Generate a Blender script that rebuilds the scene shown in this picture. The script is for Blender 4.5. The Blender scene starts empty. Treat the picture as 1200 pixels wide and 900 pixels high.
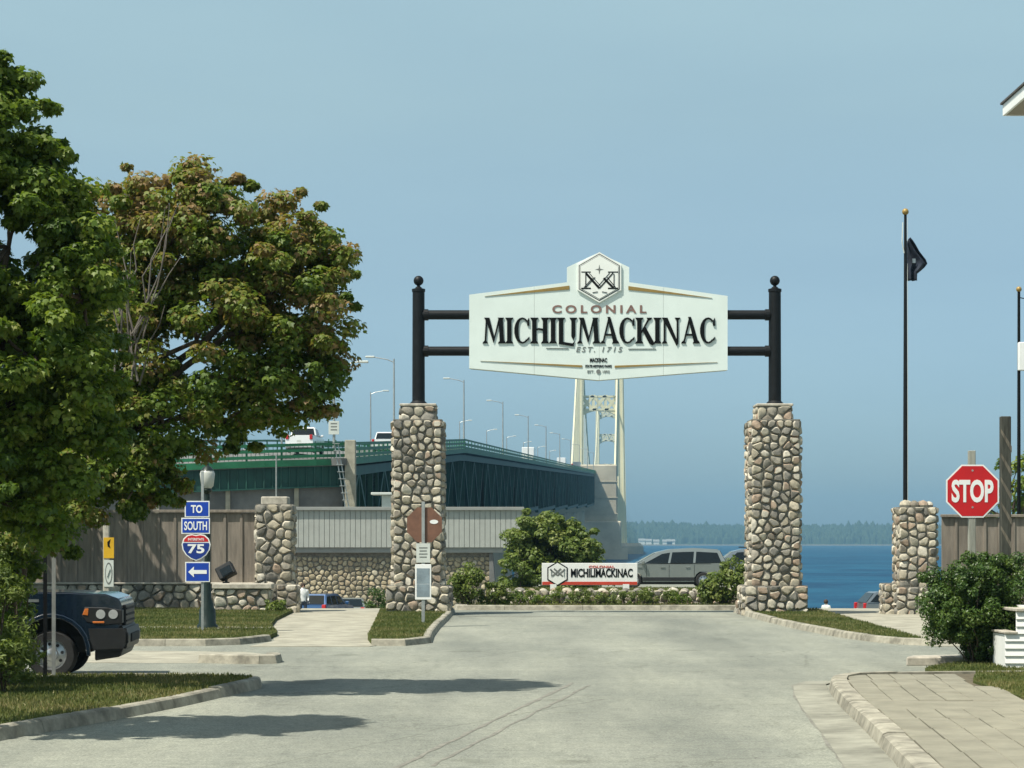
import bpy, bmesh, math, random
import numpy as np
from mathutils import Vector, Matrix
R = math.radians
sc = bpy.context.scene
col = sc.collection
F = 2600.0; HC = 2.2; HY = 636.0        # focal length in photo pixels, eye height, horizon row

# ------------------------------------------------------------------ camera, sky, sun, exposure
cam = bpy.data.objects.new('camera', bpy.data.cameras.new('camera')); col.objects.link(cam)
cam.location = (0, 0, HC); cam.rotation_euler = (R(90), 0, 0)
cam.data.sensor_width = 36; cam.data.lens = 36*F/1200
cam.data.shift_y = (HY-450)/1200
cam.data.clip_start = 0.5; cam.data.clip_end = 40000
sc.camera = cam
SUN_EL = 60; SUN_TRAVEL = Vector((0.80, 0.60, 0)).normalized()
world = bpy.data.worlds.new('World'); sc.world = world; world.use_nodes = True
wn = world.node_tree.nodes; wl = world.node_tree.links
for n in list(wn): wn.remove(n)
sky = wn.new('ShaderNodeTexSky'); sky.sky_type = 'NISHITA'; sky.sun_disc = False
sky.sun_elevation = R(SUN_EL); sky.sun_rotation = math.atan2(-SUN_TRAVEL.x, -SUN_TRAVEL.y)
sky.air_density = 1.0; sky.dust_density = 1.3; sky.ozone_density = 1.2; sky.altitude = 200
bg = wn.new('ShaderNodeBackground'); bg.inputs['Strength'].default_value = 0.076
wo = wn.new('ShaderNodeOutputWorld')
tint = wn.new('ShaderNodeMix'); tint.data_type = 'RGBA'; tint.blend_type = 'MULTIPLY'; tint.inputs[0].default_value = 1
tcw = wn.new('ShaderNodeTexCoord'); sxyz = wn.new('ShaderNodeSeparateXYZ'); wl.new(tcw.outputs['Generated'], sxyz.inputs[0])
crw = wn.new('ShaderNodeValToRGB'); wl.new(sxyz.outputs['Z'], crw.inputs[0]); ce = crw.color_ramp.elements      # summer haze deepens the sky towards the horizon, all round
for i_, (p_, c_) in enumerate([(0, (.56, .74, .98)), (.045, (.58, .735, .91)), (.12, (.76, .82, .82)), (.19, (1.06, 1.05, .86)), (.26, (1.44, 1.37, 1.01))]):
    e_ = ce[i_] if i_ < len(ce) else ce.new(p_)
    e_.position = p_; e_.color = (*c_, 1)
cn = wn.new('ShaderNodeTexNoise'); cn.inputs['Scale'].default_value = 3.0; cn.inputs['Detail'].default_value = 5; cmap = wn.new('ShaderNodeMapping'); cmap.inputs['Scale'].default_value = (1, 1, 5)
wl.new(tcw.outputs['Generated'], cmap.inputs[0]); wl.new(cmap.outputs[0], cn.inputs['Vector']); cr2 = wn.new('ShaderNodeValToRGB'); wl.new(cn.outputs[0], cr2.inputs[0])
cr2.color_ramp.elements[0].position = .35; cr2.color_ramp.elements[0].color = (.97, .975, .985, 1); cr2.color_ramp.elements[1].position = .72; cr2.color_ramp.elements[1].color = (1.07, 1.055, 1.03, 1)   # faint high cirrus
cm = wn.new('ShaderNodeMix'); cm.data_type = 'RGBA'; cm.blend_type = 'MULTIPLY'; cm.inputs[0].default_value = 1; wl.new(crw.outputs[0], cm.inputs[6]); wl.new(cr2.outputs[0], cm.inputs[7])
wl.new(cm.outputs[2], tint.inputs[7]); wl.new(sky.outputs[0], tint.inputs[6]); wl.new(tint.outputs[2], bg.inputs[0]); wl.new(bg.outputs[0], wo.inputs[0])
sd = bpy.data.lights.new('sun', 'SUN'); sd.energy = 3.4; sd.angle = R(0.55); sd.color = (1.0, 0.95, 0.84)
sun = bpy.data.objects.new('sun', sd); col.objects.link(sun)
dirv = SUN_TRAVEL*math.cos(R(SUN_EL)) + Vector((0, 0, -math.sin(R(SUN_EL))))
sun.rotation_euler = dirv.to_track_quat('-Z', 'Y').to_euler(); sun.location = (-40, -10, 60)
vs = sc.view_settings; vs.view_transform = 'Standard'; vs.look = 'None'; vs.exposure = 0.95; vs.gamma = 1.0
vs.use_curve_mapping = False

# ------------------------------------------------------------------ helpers
def G(px, py): Y = F*HC/(py-HY); return ((px-600)/F*Y, Y)
def X(px, Y): return (px-600)/F*Y
def Z(py, Y): return HC-(py-HY)/F*Y
def tag(o, label=None, cat=None, group=None, kind=None):
    if label: o['label'] = label
    if cat: o['category'] = cat
    if group: o['group'] = group
    if kind: o['kind'] = kind
    return o
def empty(name, loc=(0, 0, 0), rz=0, parent=None):
    o = bpy.data.objects.new(name, None); col.objects.link(o); o.empty_display_size = .2
    o.location = loc; o.rotation_euler = (0, 0, rz)
    if parent: o.parent = parent
    return o
def thing(name, label, cat, loc=(0, 0, 0), rz=0, group=None): return tag(empty(name, loc, rz), label, cat, group)
def link(name, me, mat, parent=None, loc=None):
    o = bpy.data.objects.new(name, me); col.objects.link(o)
    if mat and not me.materials: me.materials.append(mat)
    if parent: o.parent = parent
    if loc is not None: o.location = loc
    return o
def copy_tree(o, parent=None):
    c = o.copy(); col.objects.link(c); c.parent = parent
    for ch in list(o.children): copy_tree(ch, c)
    return c
class MB:
    def __init__(s): s.v = []; s.f = []
    def add(s, vs, fs):
        b = len(s.v); s.v += [tuple(v) for v in vs]; s.f += [[i+b for i in f] for f in fs]; return s
    def box(s, c, d, rz=0, M=None):
        x, y, z = (d[0]/2, d[1]/2, d[2]/2)
        vs = [Vector((a*x, b*y, e*z)) for e in (-1, 1) for b in (-1, 1) for a in (-1, 1)]
        m = M if M else Matrix.Rotation(rz, 3, 'Z')
        vs = [m@v+Vector(c) for v in vs]
        return s.add(vs, [(0, 2, 3, 1), (4, 5, 7, 6), (0, 1, 5, 4), (2, 6, 7, 3), (1, 3, 7, 5), (0, 4, 6, 2)])
    def bar(s, p, q, w, h=None):                      # rectangular bar from p to q
        p = Vector(p); q = Vector(q); d = q-p; L = d.length; h = h or w
        up = Vector((0, 0, 1)) if abs(d.normalized().z) < .9 else Vector((0, 1, 0))
        xa = d.normalized(); ya = up.cross(xa).normalized(); za = xa.cross(ya)
        M = Matrix((xa, ya, za)).transposed()
        return s.box((p+q)/2, (L, w, h), M=M)
    def tube(s, pts, rs, n=8, caps=True):
        pts = [Vector(p) for p in pts]
        if not isinstance(rs, (list, tuple)): rs = [rs]*len(pts)
        rings = []
        for i, p in enumerate(pts):
            a = pts[max(i-1, 0)]; b = pts[min(i+1, len(pts)-1)]
            d = (b-a).normalized(); up = Vector((0, 0, 1)) if abs(d.z) < .9 else Vector((0, 1, 0))
            u = d.cross(up).normalized(); w = d.cross(u).normalized()
            rings.append([p+(u*math.cos(2*math.pi*k/n)+w*math.sin(2*math.pi*k/n))*rs[i] for k in range(n)])
        vs = [v for r in rings for v in r]; fs = []
        for i in range(len(pts)-1):
            for k in range(n):
                a = i*n+k; b = i*n+(k+1) % n; fs.append((a, a+n, b+n, b))
        if caps: fs.append(tuple(range(n))); fs.append(tuple(range((len(pts)-1)*n, len(pts)*n))[::-1])
        return s.add(vs, fs)
    def lathe(s, prof, n=16, c=(0, 0, 0)):            # prof: (radius, z)
        vs = []; fs = []
        for r, z in prof:
            for k in range(n):
                a = 2*math.pi*k/n; vs.append((c[0]+r*math.cos(a), c[1]+r*math.sin(a), c[2]+z))
        for i in range(len(prof)-1):
            for k in range(n):
                a = i*n+k; b = i*n+(k+1) % n; fs.append((a, b, b+n, a+n))
        fs.append(tuple(range(n))[::-1]); fs.append(tuple(range((len(prof)-1)*n, len(prof)*n)))
        return s.add(vs, fs)
    def prism(s, poly, y0, y1):                       # poly in x,z, extruded along y
        n = len(poly); a = sum(poly[i][0]*poly[(i+1) % n][1]-poly[(i+1) % n][0]*poly[i][1] for i in range(n))
        if a < 0: poly = poly[::-1]
        if y1 < y0: y0, y1 = y1, y0
        vs = [(p[0], y0, p[1]) for p in poly]+[(p[0], y1, p[1]) for p in poly]
        fs = [tuple(range(n)), tuple(range(n, 2*n))[::-1]]
        fs += [(i, i+n, (i+1) % n+n, (i+1) % n) for i in range(n)]
        return s.add(vs, fs)
    def slab(s, poly, z0, z1):                        # poly in x,y, extruded along z
        n = len(poly); a = sum(poly[i][0]*poly[(i+1) % n][1]-poly[(i+1) % n][0]*poly[i][1] for i in range(n))
        if a < 0: poly = poly[::-1]
        vs = [(p[0], p[1], z0) for p in poly]+[(p[0], p[1], z1) for p in poly]
        fs = [tuple(range(n))[::-1], tuple(range(n, 2*n))]
        fs += [(i, (i+1) % n, (i+1) % n+n, i+n) for i in range(n)]
        return s.add(vs, fs)
    def mesh(s, name, bev=0, smooth=False, seg=1):
        me = bpy.data.meshes.new(name); me.from_pydata(s.v, [], s.f)
        if bev:
            bm = bmesh.new(); bm.from_mesh(me)
            es = [e for e in bm.edges if len(e.link_faces) == 2 and e.calc_face_angle(0) > R(28)]
            bmesh.ops.bevel(bm, geom=es, offset=bev, segments=seg, affect='EDGES', clamp_overlap=True)
            bm.to_mesh(me); bm.free()
        if smooth:
            me.polygons.foreach_set('use_smooth', [True]*len(me.polygons))
            try: me.set_sharp_from_angle(angle=R(40))
            except Exception: pass
        me.update(); return me
    def build(s, name, mat, parent=None, loc=None, bev=0, smooth=False, seg=1):
        return link(name, s.mesh(name, bev, smooth, seg), mat, parent, loc)
def clip(poly, n, c):                                 # keep the side n.p <= c
    out = []
    for i in range(len(poly)):
        p, q = poly[i], poly[(i+1) % len(poly)]
        dp = n[0]*p[0]+n[1]*p[1]-c; dq = n[0]*q[0]+n[1]*q[1]-c
        if dp <= 0: out.append(p)
        if (dp < 0 < dq) or (dq < 0 < dp):
            t = dp/(dp-dq); out.append((p[0]+(q[0]-p[0])*t, p[1]+(q[1]-p[1])*t))
    return out

# ------------------------------------------------------------------ materials
M = {}
def nodes(name, rough=.7, metal=0, spec=.4):
    m = bpy.data.materials.new(name); m.use_nodes = True; nt = m.node_tree
    b = nt.nodes['Principled BSDF']; b.inputs['Roughness'].default_value = rough; b.inputs['Metallic'].default_value = metal
    b.inputs['Specular IOR Level'].default_value = spec
    M[name] = m; return m, nt, b
def N(nt, t, **kw):
    n = nt.nodes.new(t)
    for k, v in kw.items():
        if k in n.inputs: n.inputs[k].default_value = v
        else: setattr(n, k, v)
    return n
def ramp(nt, fac, stops, interp='LINEAR'):
    r = nt.nodes.new('ShaderNodeValToRGB'); r.color_ramp.interpolation = interp
    e = r.color_ramp.elements
    while len(e) < len(stops): e.new(.5)
    for i, (p, c) in enumerate(stops): e[i].position = p; e[i].color = (*c, 1)
    nt.links.new(fac, r.inputs[0]); return r.outputs[0]
def mul(nt, a, b, fac=1.0, mode='MULTIPLY'):
    n = nt.nodes.new('ShaderNodeMix'); n.data_type = 'RGBA'; n.blend_type = mode; n.inputs[0].default_value = fac
    if hasattr(fac, 'is_linked') or not isinstance(fac, (int, float)): nt.links.new(fac, n.inputs[0])
    for i, x in ((6, a), (7, b)):
        if isinstance(x, tuple): n.inputs[i].default_value = (*x, 1)
        else: nt.links.new(x, n.inputs[i])
    return n.outputs[2]
def noise(nt, scale, detail=4, rough=.6, co='Object', stretch=None):
    tc = nt.nodes.new('ShaderNodeTexCoord'); out = tc.outputs[co] if co != 'Pos' else nt.nodes.new('ShaderNodeNewGeometry').outputs['Position']
    if stretch:
        mp = nt.nodes.new('ShaderNodeMapping'); mp.inputs['Scale'].default_value = stretch; nt.links.new(out, mp.inputs[0]); out = mp.outputs[0]
    n = nt.nodes.new('ShaderNodeTexNoise'); n.inputs['Scale'].default_value = scale; n.inputs['Detail'].default_value = detail; n.inputs['Roughness'].default_value = rough
    nt.links.new(out, n.inputs['Vector']); return n.outputs[0], out
def bump(nt, b, h, strength=.3, dist=.02):
    n = nt.nodes.new('ShaderNodeBump'); n.inputs['Strength'].default_value = strength; n.inputs['Distance'].default_value = dist
    nt.links.new(h, n.inputs['Height']); nt.links.new(n.outputs[0], b.inputs['Normal'])
def simple(name, c, rough=.6, metal=0, var=.15, scale=3, spec=.4, co='Pos', stretch=None, bmp=0, coat=0):
    m, nt, b = nodes(name, rough, metal, spec)
    f, _ = noise(nt, scale, 5, .65, co, stretch)
    lo = tuple(x*(1-var) for x in c); hi = tuple(min(1, x*(1+var)) for x in c)
    nt.links.new(ramp(nt, f, [(.36, lo), (.64, hi)]), b.inputs['Base Color'])
    if bmp: bump(nt, b, f, bmp, .01)
    if coat: b.inputs['Coat Weight'].default_value = coat; b.inputs['Coat Roughness'].default_value = .05
    return m
def island_rand(nt):
    g = nt.nodes.new('ShaderNodeNewGeometry'); o = nt.nodes.new('ShaderNodeObjectInfo')
    a = N(nt, 'ShaderNodeMath', operation='ADD'); nt.links.new(g.outputs['Random Per Island'], a.inputs[0]); nt.links.new(o.outputs['Random'], a.inputs[1])
    f = N(nt, 'ShaderNodeMath', operation='FRACT'); nt.links.new(a.outputs[0], f.inputs[0]); return f.outputs[0]
def stone_mat(name, stops):
    m, nt, b = nodes(name, .85, 0, .25)
    r = island_rand(nt); c = ramp(nt, r, stops, 'CONSTANT')
    f, _ = noise(nt, 9, 6, .7, 'Pos'); c2 = ramp(nt, f, [(.3, (.62, .62, .62)), (.72, (1.25, 1.22, 1.15))])
    nt.links.new(mul(nt, c, c2), b.inputs['Base Color']); bump(nt, b, f, .5, .03); return m
stone_mat('fieldstone', [(0, (.33, .30, .235)), (.12, (.23, .222, .20)), (.24, (.41, .375, .30)), (.38, (.15, .145, .13)), (.46, (.30, .28, .24)), (.58, (.34, .265, .205)), (.66, (.45, .42, .345)), (.80, (.20, .18, .15)), (.87, (.52, .49, .42))])
stone_mat('tanstone', [(0, (.37, .32, .22)), (.2, (.30, .27, .20)), (.4, (.44, .39, .28)), (.6, (.26, .23, .17)), (.75, (.40, .33, .23)), (.9, (.50, .46, .36))])
simple('mortar', (.17, .16, .135), .95, var=.3, scale=8, bmp=.4)
simple('capstone', (.40, .37, .31), .9, var=.25, scale=5, bmp=.4)
simple('iron', (.006, .007, .008), .5, 0, .3, 6, .22)
simple('sign_white', (.67, .75, .715), .45, 0, .035, 1.2)
simple('emblem_white', (.78, .80, .76), .4, 0, .02, 2)
simple('letter_black', (.005, .006, .006), .7, 0, .2, 5, .1)
simple('letter_brown', (.20, .12, .10), .5, 0, .15, 5)
simple('letter_grey', (.16, .17, .16), .5, 0, .1, 5)
simple('gold', (.30, .20, .06), .45, .2, .12, 4)
simple('gutter_concrete', (.235, .232, .19), .92, 0, .3, 1.1, .2, bmp=.3)
simple('concrete', (.31, .295, .235), .9, 0, .22, 1.3, .2, bmp=.2)
simple('kerb_concrete', (.27, .255, .205), .9, 0, .38, 2.6, .2, bmp=.3)
simple('abutment', (.15, .152, .148), .9, 0, .2, .6, .2)
simple('pier_concrete', (.42, .385, .30), .9, 0, .15, .12, .2)
simple('fence_wood', (.215, .187, .155), .85, 0, .22, 2.5, .2, stretch=(3, 3, .35), bmp=.2)
simple('old_post', (.13, .115, .09), .85, 0, .35, 3, .2, stretch=(4, 4, .5), bmp=.4)
simple('grey_wood', (.27, .275, .235), .85, 0, .2, 3, .2, stretch=(4, 4, .5), bmp=.3)
simple('dark_timber', (.055, .056, .046), .85, 0, .35, 3, .2, stretch=(4, 4, .5), bmp=.4)
simple('siding_grey', (.33, .345, .315), .7, 0, .06, 1.5)
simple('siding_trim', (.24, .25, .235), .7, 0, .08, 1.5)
simple('white_paint', (.78, .79, .77), .5, 0, .04, 3)
simple('soffit', (.30, .27, .22), .8, 0, .1, 3)
simple('shingle', (.07, .068, .065), .9, 0, .25, 6)
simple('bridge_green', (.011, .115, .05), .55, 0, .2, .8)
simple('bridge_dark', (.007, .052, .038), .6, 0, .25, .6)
simple('tower_ivory', (.66, .63, .43), .6, 0, .06, .05)
simple('galv', (.36, .38, .37), .45, .5, .15, 5)
simple('sign_back', (.17, .085, .055), .6, .1, .15, 5)
simple('lamp_green', (.012, .024, .02), .4, .2, .2, 5)
simple('globe', (.46, .47, .43), .25, 0, .03, 4)
simple('sign_red', (.50, .014, .018), .4, 0, .06, 3)
simple('sign_blue', (.008, .05, .36), .4, 0, .08, 3)
simple('shield_blue', (.010, .035, .22), .4, 0, .08, 3)
simple('sign_yellow', (.62, .36, .015), .45, 0, .08, 3)
simple('map_blue', (.20, .25, .28), .3, 0, .25, 3)
simple('plate_white', (.55, .58, .54), .45, 0, .06, 3)
simple('banner_red', (.52, .055, .03), .5, 0, .1, 4)
simple('orange', (.62, .20, .03), .5, 0, .1, 4)
simple('flag_navy', (.014, .020, .035), .85, 0, .4, 3)
simple('bark', (.085, .068, .05), .95, 0, .4, 4, .2, stretch=(4, 4, .8), bmp=.7)
simple('twig', (.13, .115, .10), .95, 0, .2, 4)
simple('bed_soil', (.10, .085, .055), .95, 0, .35, 3, bmp=.5)
simple('tyre', (.018, .018, .018), .85, 0, .25, 12)
simple('rim', (.50, .51, .52), .3, .85, .06, 12)
simple('black_trim', (.016, .017, .018), .5, 0, .2, 6)
simple('truck_paint', (.006, .014, .028), .22, .1, .1, 2, .6, coat=1)
simple('silver_paint', (.25, .275, .26), .3, .5, .04, 2, coat=.8)
simple('grey_paint', (.20, .23, .25), .3, .5, .04, 2, coat=.8)
simple('white_car', (.72, .74, .74), .3, 0, .03, 2, coat=.8)
simple('red_paint', (.32, .015, .02), .3, .1, .05, 2, coat=.8)
simple('blue_paint', (.03, .09, .22), .3, .2, .05, 2, coat=.8)
simple('car_glass', (.006, .009, .010), .05, 0, .1, 2, .45)
simple('lens', (.55, .57, .58), .12, .3, .1, 9, .8)
simple('amber', (.52, .15, .03), .2, 0, .1, 9, .7)
simple('tail_red', (.45, .01, .012), .2, 0, .1, 9, .7)
simple('skin', (.50, .30, .21), .6, 0, .05, 9)
simple('hair', (.05, .032, .02), .8, 0, .2, 20)
simple('tee', (.70, .70, .68), .85, 0, .06, 9)
simple('trousers', (.03, .04, .06), .85, 0, .15, 9)
simple('tar', (.19, .185, .155), .85, 0, .25, 4)

def road_material():
    m, nt, b = nodes('asphalt', .88, 0, .25)
    f1, pos = noise(nt, .22, 5, .6, 'Pos', (1.6, .55, 1)); f2, _ = noise(nt, 34, 5, .8, 'Pos')
    f3, _ = noise(nt, 1.1, 6, .7, 'Pos', (2.2, .4, 1)); f4, _ = noise(nt, .5, 5, .65, 'Pos', (.15, 2.2, 1))
    c = ramp(nt, f1, [(.3, (.18, .19, .165)), (.52, (.232, .24, .204)), (.75, (.28, .286, .242))])
    c = mul(nt, c, ramp(nt, f2, [(.40, (.66, .66, .66)), (.60, (1.32, 1.32, 1.30))]))
    c = mul(nt, c, ramp(nt, f3, [(.32, (.92, .925, .93)), (.6, (1.03, 1.03, 1.03))]))
    c = mul(nt, c, ramp(nt, f4, [(.35, (.93, .935, .94)), (.62, (1.03, 1.03, 1.02))]))
    f6, _ = noise(nt, 7, 6, .75, 'Pos', (1, .8, 1)); c = mul(nt, c, ramp(nt, f6, [(.38, (.84, .84, .84)), (.5, (1, 1, 1)), (.62, (1.12, 1.12, 1.10))]))
    f7, _ = noise(nt, .55, 3, .5, 'Pos', (1.0, .12, 1)); c = mul(nt, c, ramp(nt, f7, [(.38, (.88, .885, .89)), (.5, (1, 1, 1)), (.64, (1.07, 1.065, 1.05))]))
    # thin wandering cracks
    v = N(nt, 'ShaderNodeTexVoronoi', feature='DISTANCE_TO_EDGE', Scale=.20)
    nw, _ = noise(nt, .9, 5, .7, 'Pos'); ad = N(nt, 'ShaderNodeVectorMath', operation='MULTIPLY_ADD')
    nt.links.new(nw, ad.inputs[0]); ad.inputs[1].default_value = (2.4, 2.4, 0); nt.links.new(pos, ad.inputs[2])
    nt.links.new(ad.outputs[0], v.inputs['Vector'])
    c = mul(nt, c, ramp(nt, v.outputs['Distance'], [(.001, (.60, .60, .57)), (.004, (1, 1, 1))]))
    # spilled stains
    f5, _ = noise(nt, .7, 2, .4, 'Pos'); c = mul(nt, c, ramp(nt, f5, [(.66, (1, 1, 1)), (.74, (.78, .78, .76))]))
    nt.links.new(c, b.inputs['Base Color']); bump(nt, b, f2, .35, .012); return m
road_material()
def lawn_material():
    m, nt, b = nodes('lawn', .95, 0, .1)
    f, _ = noise(nt, 1.4, 6, .7, 'Pos'); f2, _ = noise(nt, 40, 3, .7, 'Pos')
    c = ramp(nt, f, [(.3, (.06, .085, .022)), (.52, (.10, .115, .035)), (.7, (.18, .16, .07))])
    nt.links.new(mul(nt, c, ramp(nt, f2, [(.3, (.6, .6, .6)), (.7, (1.25, 1.25, 1.2))])), b.inputs['Base Color'])
    bump(nt, b, f2, .8, .05)
lawn_material()
def leaf_material(name, stops, trans=.32, rough=.5):
    m, nt, b = nodes(name, rough, 0, .35)
    a = N(nt, 'ShaderNodeAttribute', attribute_name='var'); c = ramp(nt, a.outputs['Fac'], stops)
    nt.links.new(c, b.inputs['Base Color'])
    t = nt.nodes.new('ShaderNodeBsdfTranslucent'); nt.links.new(mul(nt, c, (1.3, 1.35, .7)), t.inputs[0])
    mx = nt.nodes.new('ShaderNodeMixShader'); mx.inputs[0].default_value = trans
    nt.links.new(b.outputs[0], mx.inputs[1]); nt.links.new(t.outputs[0], mx.inputs[2])
    nt.links.new(mx.outputs[0], nt.nodes['Material Output'].inputs[0]); return m
leaf_material('maple_leaf', [(0, (.045, .09, .012)), (.35, (.095, .155, .018)), (.65, (.15, .21, .027)), (.9, (.23, .275, .05)), (1, (.30, .32, .09))], .4)
leaf_material('maple_leaf_rusty', [(0, (.05, .095, .014)), (.3, (.10, .16, .02)), (.55, (.155, .205, .032)), (.72, (.19, .185, .045)), (.88, (.225, .15, .06)), (1, (.29, .20, .10))], .4)
leaf_material('bush_leaf', [(0, (.028, .06, .014)), (.5, (.06, .11, .02)), (1, (.12, .17, .035))], .25, .38)
leaf_material('lime_leaf', [(0, (.07, .11, .02)), (.5, (.13, .18, .035)), (1, (.24, .27, .08))])
leaf_material('grass_blade', [(0, (.06, .088, .02)), (.4, (.10, .125, .032)), (.7, (.16, .16, .055)), (1, (.28, .235, .115))], .3, .6)
def water_material():
    m, nt, b = nodes('lake_water', .5, 0, .08)
    f, _ = noise(nt, .16, 6, .7, 'Pos', (.30, .22, 1)); f2, _ = noise(nt, .010, 4, .6, 'Pos', (.35, 1.2, 1))
    c = ramp(nt, f2, [(.3, (.004, .045, .10)), (.7, (.010, .072, .135))])
    c = mul(nt, c, ramp(nt, f, [(.42, (.66, .76, .82)), (.58, (1.3, 1.22, 1.14))])); nt.links.new(c, b.inputs['Base Color']); bump(nt, b, f, 1.0, 1.6)
water_material()
def forest_material():
    m, nt, b = nodes('far_forest', .95, 0, .1)
    f, _ = noise(nt, .03, 5, .7, 'Pos'); nt.links.new(ramp(nt, f, [(.3, (.025, .045, .025)), (.7, (.06, .085, .04))]), b.inputs['Base Color'])
forest_material()

# ------------------------------------------------------------------ leaves, grass
LEAF = {'maple': ([(0, 0, 0), (.36, .10, -.05), (.50, .48, -.10), (.22, .55, .0), (0, 1.0, -.12), (-.22, .55, .0), (-.50, .48, -.10), (-.36, .10, -.05)],
                  [(0, 1, 2, 3), (0, 3, 4, 5), (0, 5, 6, 7)]),
        'oval': ([(0, 0, 0), (.27, .45, .06), (0, 1, -.04), (-.27, .45, .06)], [(0, 1, 2), (0, 2, 3)]),
        'long': ([(0, 0, 0), (.13, .45, .03), (0, 1, -.10), (-.13, .45, .03)], [(0, 1, 2), (0, 2, 3)])}
def leaf_mesh(name, P, Nn, size, kind, rng, var, up_dir=None):
    T, FC = LEAF[kind]; T = np.array(T, float); T[:, 1] -= .4; n = len(P)
    Nn = Nn/np.linalg.norm(Nn, axis=1, keepdims=True)
    d = rng.normal(size=(n, 3)) if up_dir is None else up_dir
    d = d-Nn*(d*Nn).sum(1, keepdims=True); d /= np.linalg.norm(d, axis=1, keepdims=True)+1e-9
    s = np.cross(d, Nn); sz = (size*rng.uniform(.65, 1.3, n))[:, None, None]
    V = P[:, None, :]+sz*(T[None, :, 0:1]*s[:, None, :]+T[None, :, 1:2]*d[:, None, :]+T[None, :, 2:3]*Nn[:, None, :])
    nv = len(T); me = bpy.data.meshes.new(name)
    loops = np.concatenate([np.array(f) for f in FC]); cnt = np.array([len(f) for f in FC]); nl = len(loops); nf = len(FC)
    me.vertices.add(n*nv); me.vertices.foreach_set('co', V.reshape(-1).astype(np.float32))
    me.loops.add(n*nl); me.loops.foreach_set('vertex_index', (np.arange(n)[:, None]*nv+loops[None]).reshape(-1).astype(np.int32))
    me.polygons.add(n*nf); st = np.concatenate([[0], np.cumsum(cnt)[:-1]])
    me.polygons.foreach_set('loop_start', (np.arange(n)[:, None]*nl+st[None]).reshape(-1).astype(np.int32))
    a = me.attributes.new('var', 'FLOAT', 'FACE'); a.data.foreach_set('value', np.repeat(np.clip(var, 0, 1), nf).astype(np.float32))
    me.update(calc_edges=True); return me
def clump_leaves(name, mat, parent, clumps, per, size, kind, seed, upw=.7, outw=.8, jit=.55, shell=.55, hang=False, varfn=None):
    """clumps: list of (centre, (rx,ry,rz)); leaves lie in flattened sprays"""
    rng = np.random.default_rng(seed); Ps = []; Ns = []; Vs = []; Ds = []
    for c, r in clumps:
        n = max(4, int(per*rng.uniform(.7, 1.3))); d = rng.normal(size=(n, 3)); d /= np.linalg.norm(d, axis=1, keepdims=True)
        rad = shell+(1-shell)*rng.random(n)**.6; rad[rng.random(n) < .25] *= .6
        Ps.append(np.array(c)+d*rad[:, None]*np.array(r)); Ns.append(d*outw+np.array([0, 0, upw])+rng.normal(size=(n, 3))*jit)
        dd = d.copy(); dd[:, 2] -= .9; Ds.append(dd+rng.normal(size=(n, 3))*.4)
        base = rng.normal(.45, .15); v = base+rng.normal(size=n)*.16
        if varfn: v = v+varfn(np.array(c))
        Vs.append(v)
    P = np.concatenate(Ps); NN = np.concatenate(Ns); V = np.concatenate(Vs)
    me = leaf_mesh(name, P, NN, size, kind, rng, V, np.concatenate(Ds) if hang else None)
    return link(name, me, mat, parent)
def inside(poly, x, y):
    r = np.zeros(len(x), bool); n = len(poly)
    for i in range(n):
        x1, y1 = poly[i]; x2, y2 = poly[(i+1) % n]
        if y1 == y2: continue
        c = ((y1 > y) != (y2 > y)) & (x < (x2-x1)*(y-y1)/(y2-y1)+x1); r ^= c
    return r
def grass(poly, z, dens, h, seed, parent=None, label='short mown grass on the verge'):
    rng = np.random.default_rng(seed); xs = [p[0] for p in poly]; ys = [p[1] for p in poly]
    n = int((max(xs)-min(xs))*(max(ys)-min(ys))*dens)
    x = rng.uniform(min(xs), max(xs), n); y = rng.uniform(min(ys), max(ys), n); k = inside(poly, x, y); x = x[k]; y = y[k]; n = len(x)
    P = np.stack([x, y, np.full(n, z)], 1); up = np.stack([rng.normal(0, .35, n), rng.normal(0, .35, n), np.ones(n)], 1)
    patch = .5+.28*np.sin(x*1.3+np.sin(y*.9)*1.5)*np.cos(y*1.1+x*.4)
    Nn = rng.normal(size=(n, 3)); Nn[:, 2] *= .2
    P[:, 2] += .4*h*.8
    me = leaf_mesh('grass', P, Nn, h, 'long', rng, patch+rng.normal(0, .16, n), up)
    o = link('grass', me, M['grass_blade'], parent)
    tag(o, label if not parent else None, 'grass' if not parent else None, kind='stuff'); return o

# ------------------------------------------------------------------ text and marks
def text_mesh(s, w=None, h=None, bold=0, depth=.01, space=1.0, shear=0):
    cu = bpy.data.curves.new('lettering', 'FONT'); cu.body = s; cu.size = 1; cu.offset = bold; cu.space_character = space; cu.shear = shear
    cu.resolution_u = 4; cu.extrude = .02
    t = bpy.data.objects.new('lettering', cu); col.objects.link(t)
    dg = bpy.context.evaluated_depsgraph_get(); me = bpy.data.meshes.new_from_object(t.evaluated_get(dg))
    bpy.data.objects.remove(t); bpy.data.curves.remove(cu)
    co = np.array([v.co[:] for v in me.vertices]); lo = co.min(0); hi = co.max(0); c = (lo+hi)/2; d = hi-lo
    sx = w/d[0] if w else h/d[1]; sy = h/d[1] if h else sx
    out = np.stack([(co[:, 0]-c[0])*sx, -(co[:, 2]-c[2])/max(d[2], 1e-6)*depth, (co[:, 1]-c[1])*sy], 1)
    me.vertices.foreach_set('co', out.astype(np.float32).reshape(-1)); me.update(); return me
def text(s, parent, mat, loc, **kw): return link('lettering', text_mesh(s, **kw), M[mat], parent, loc)

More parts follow.
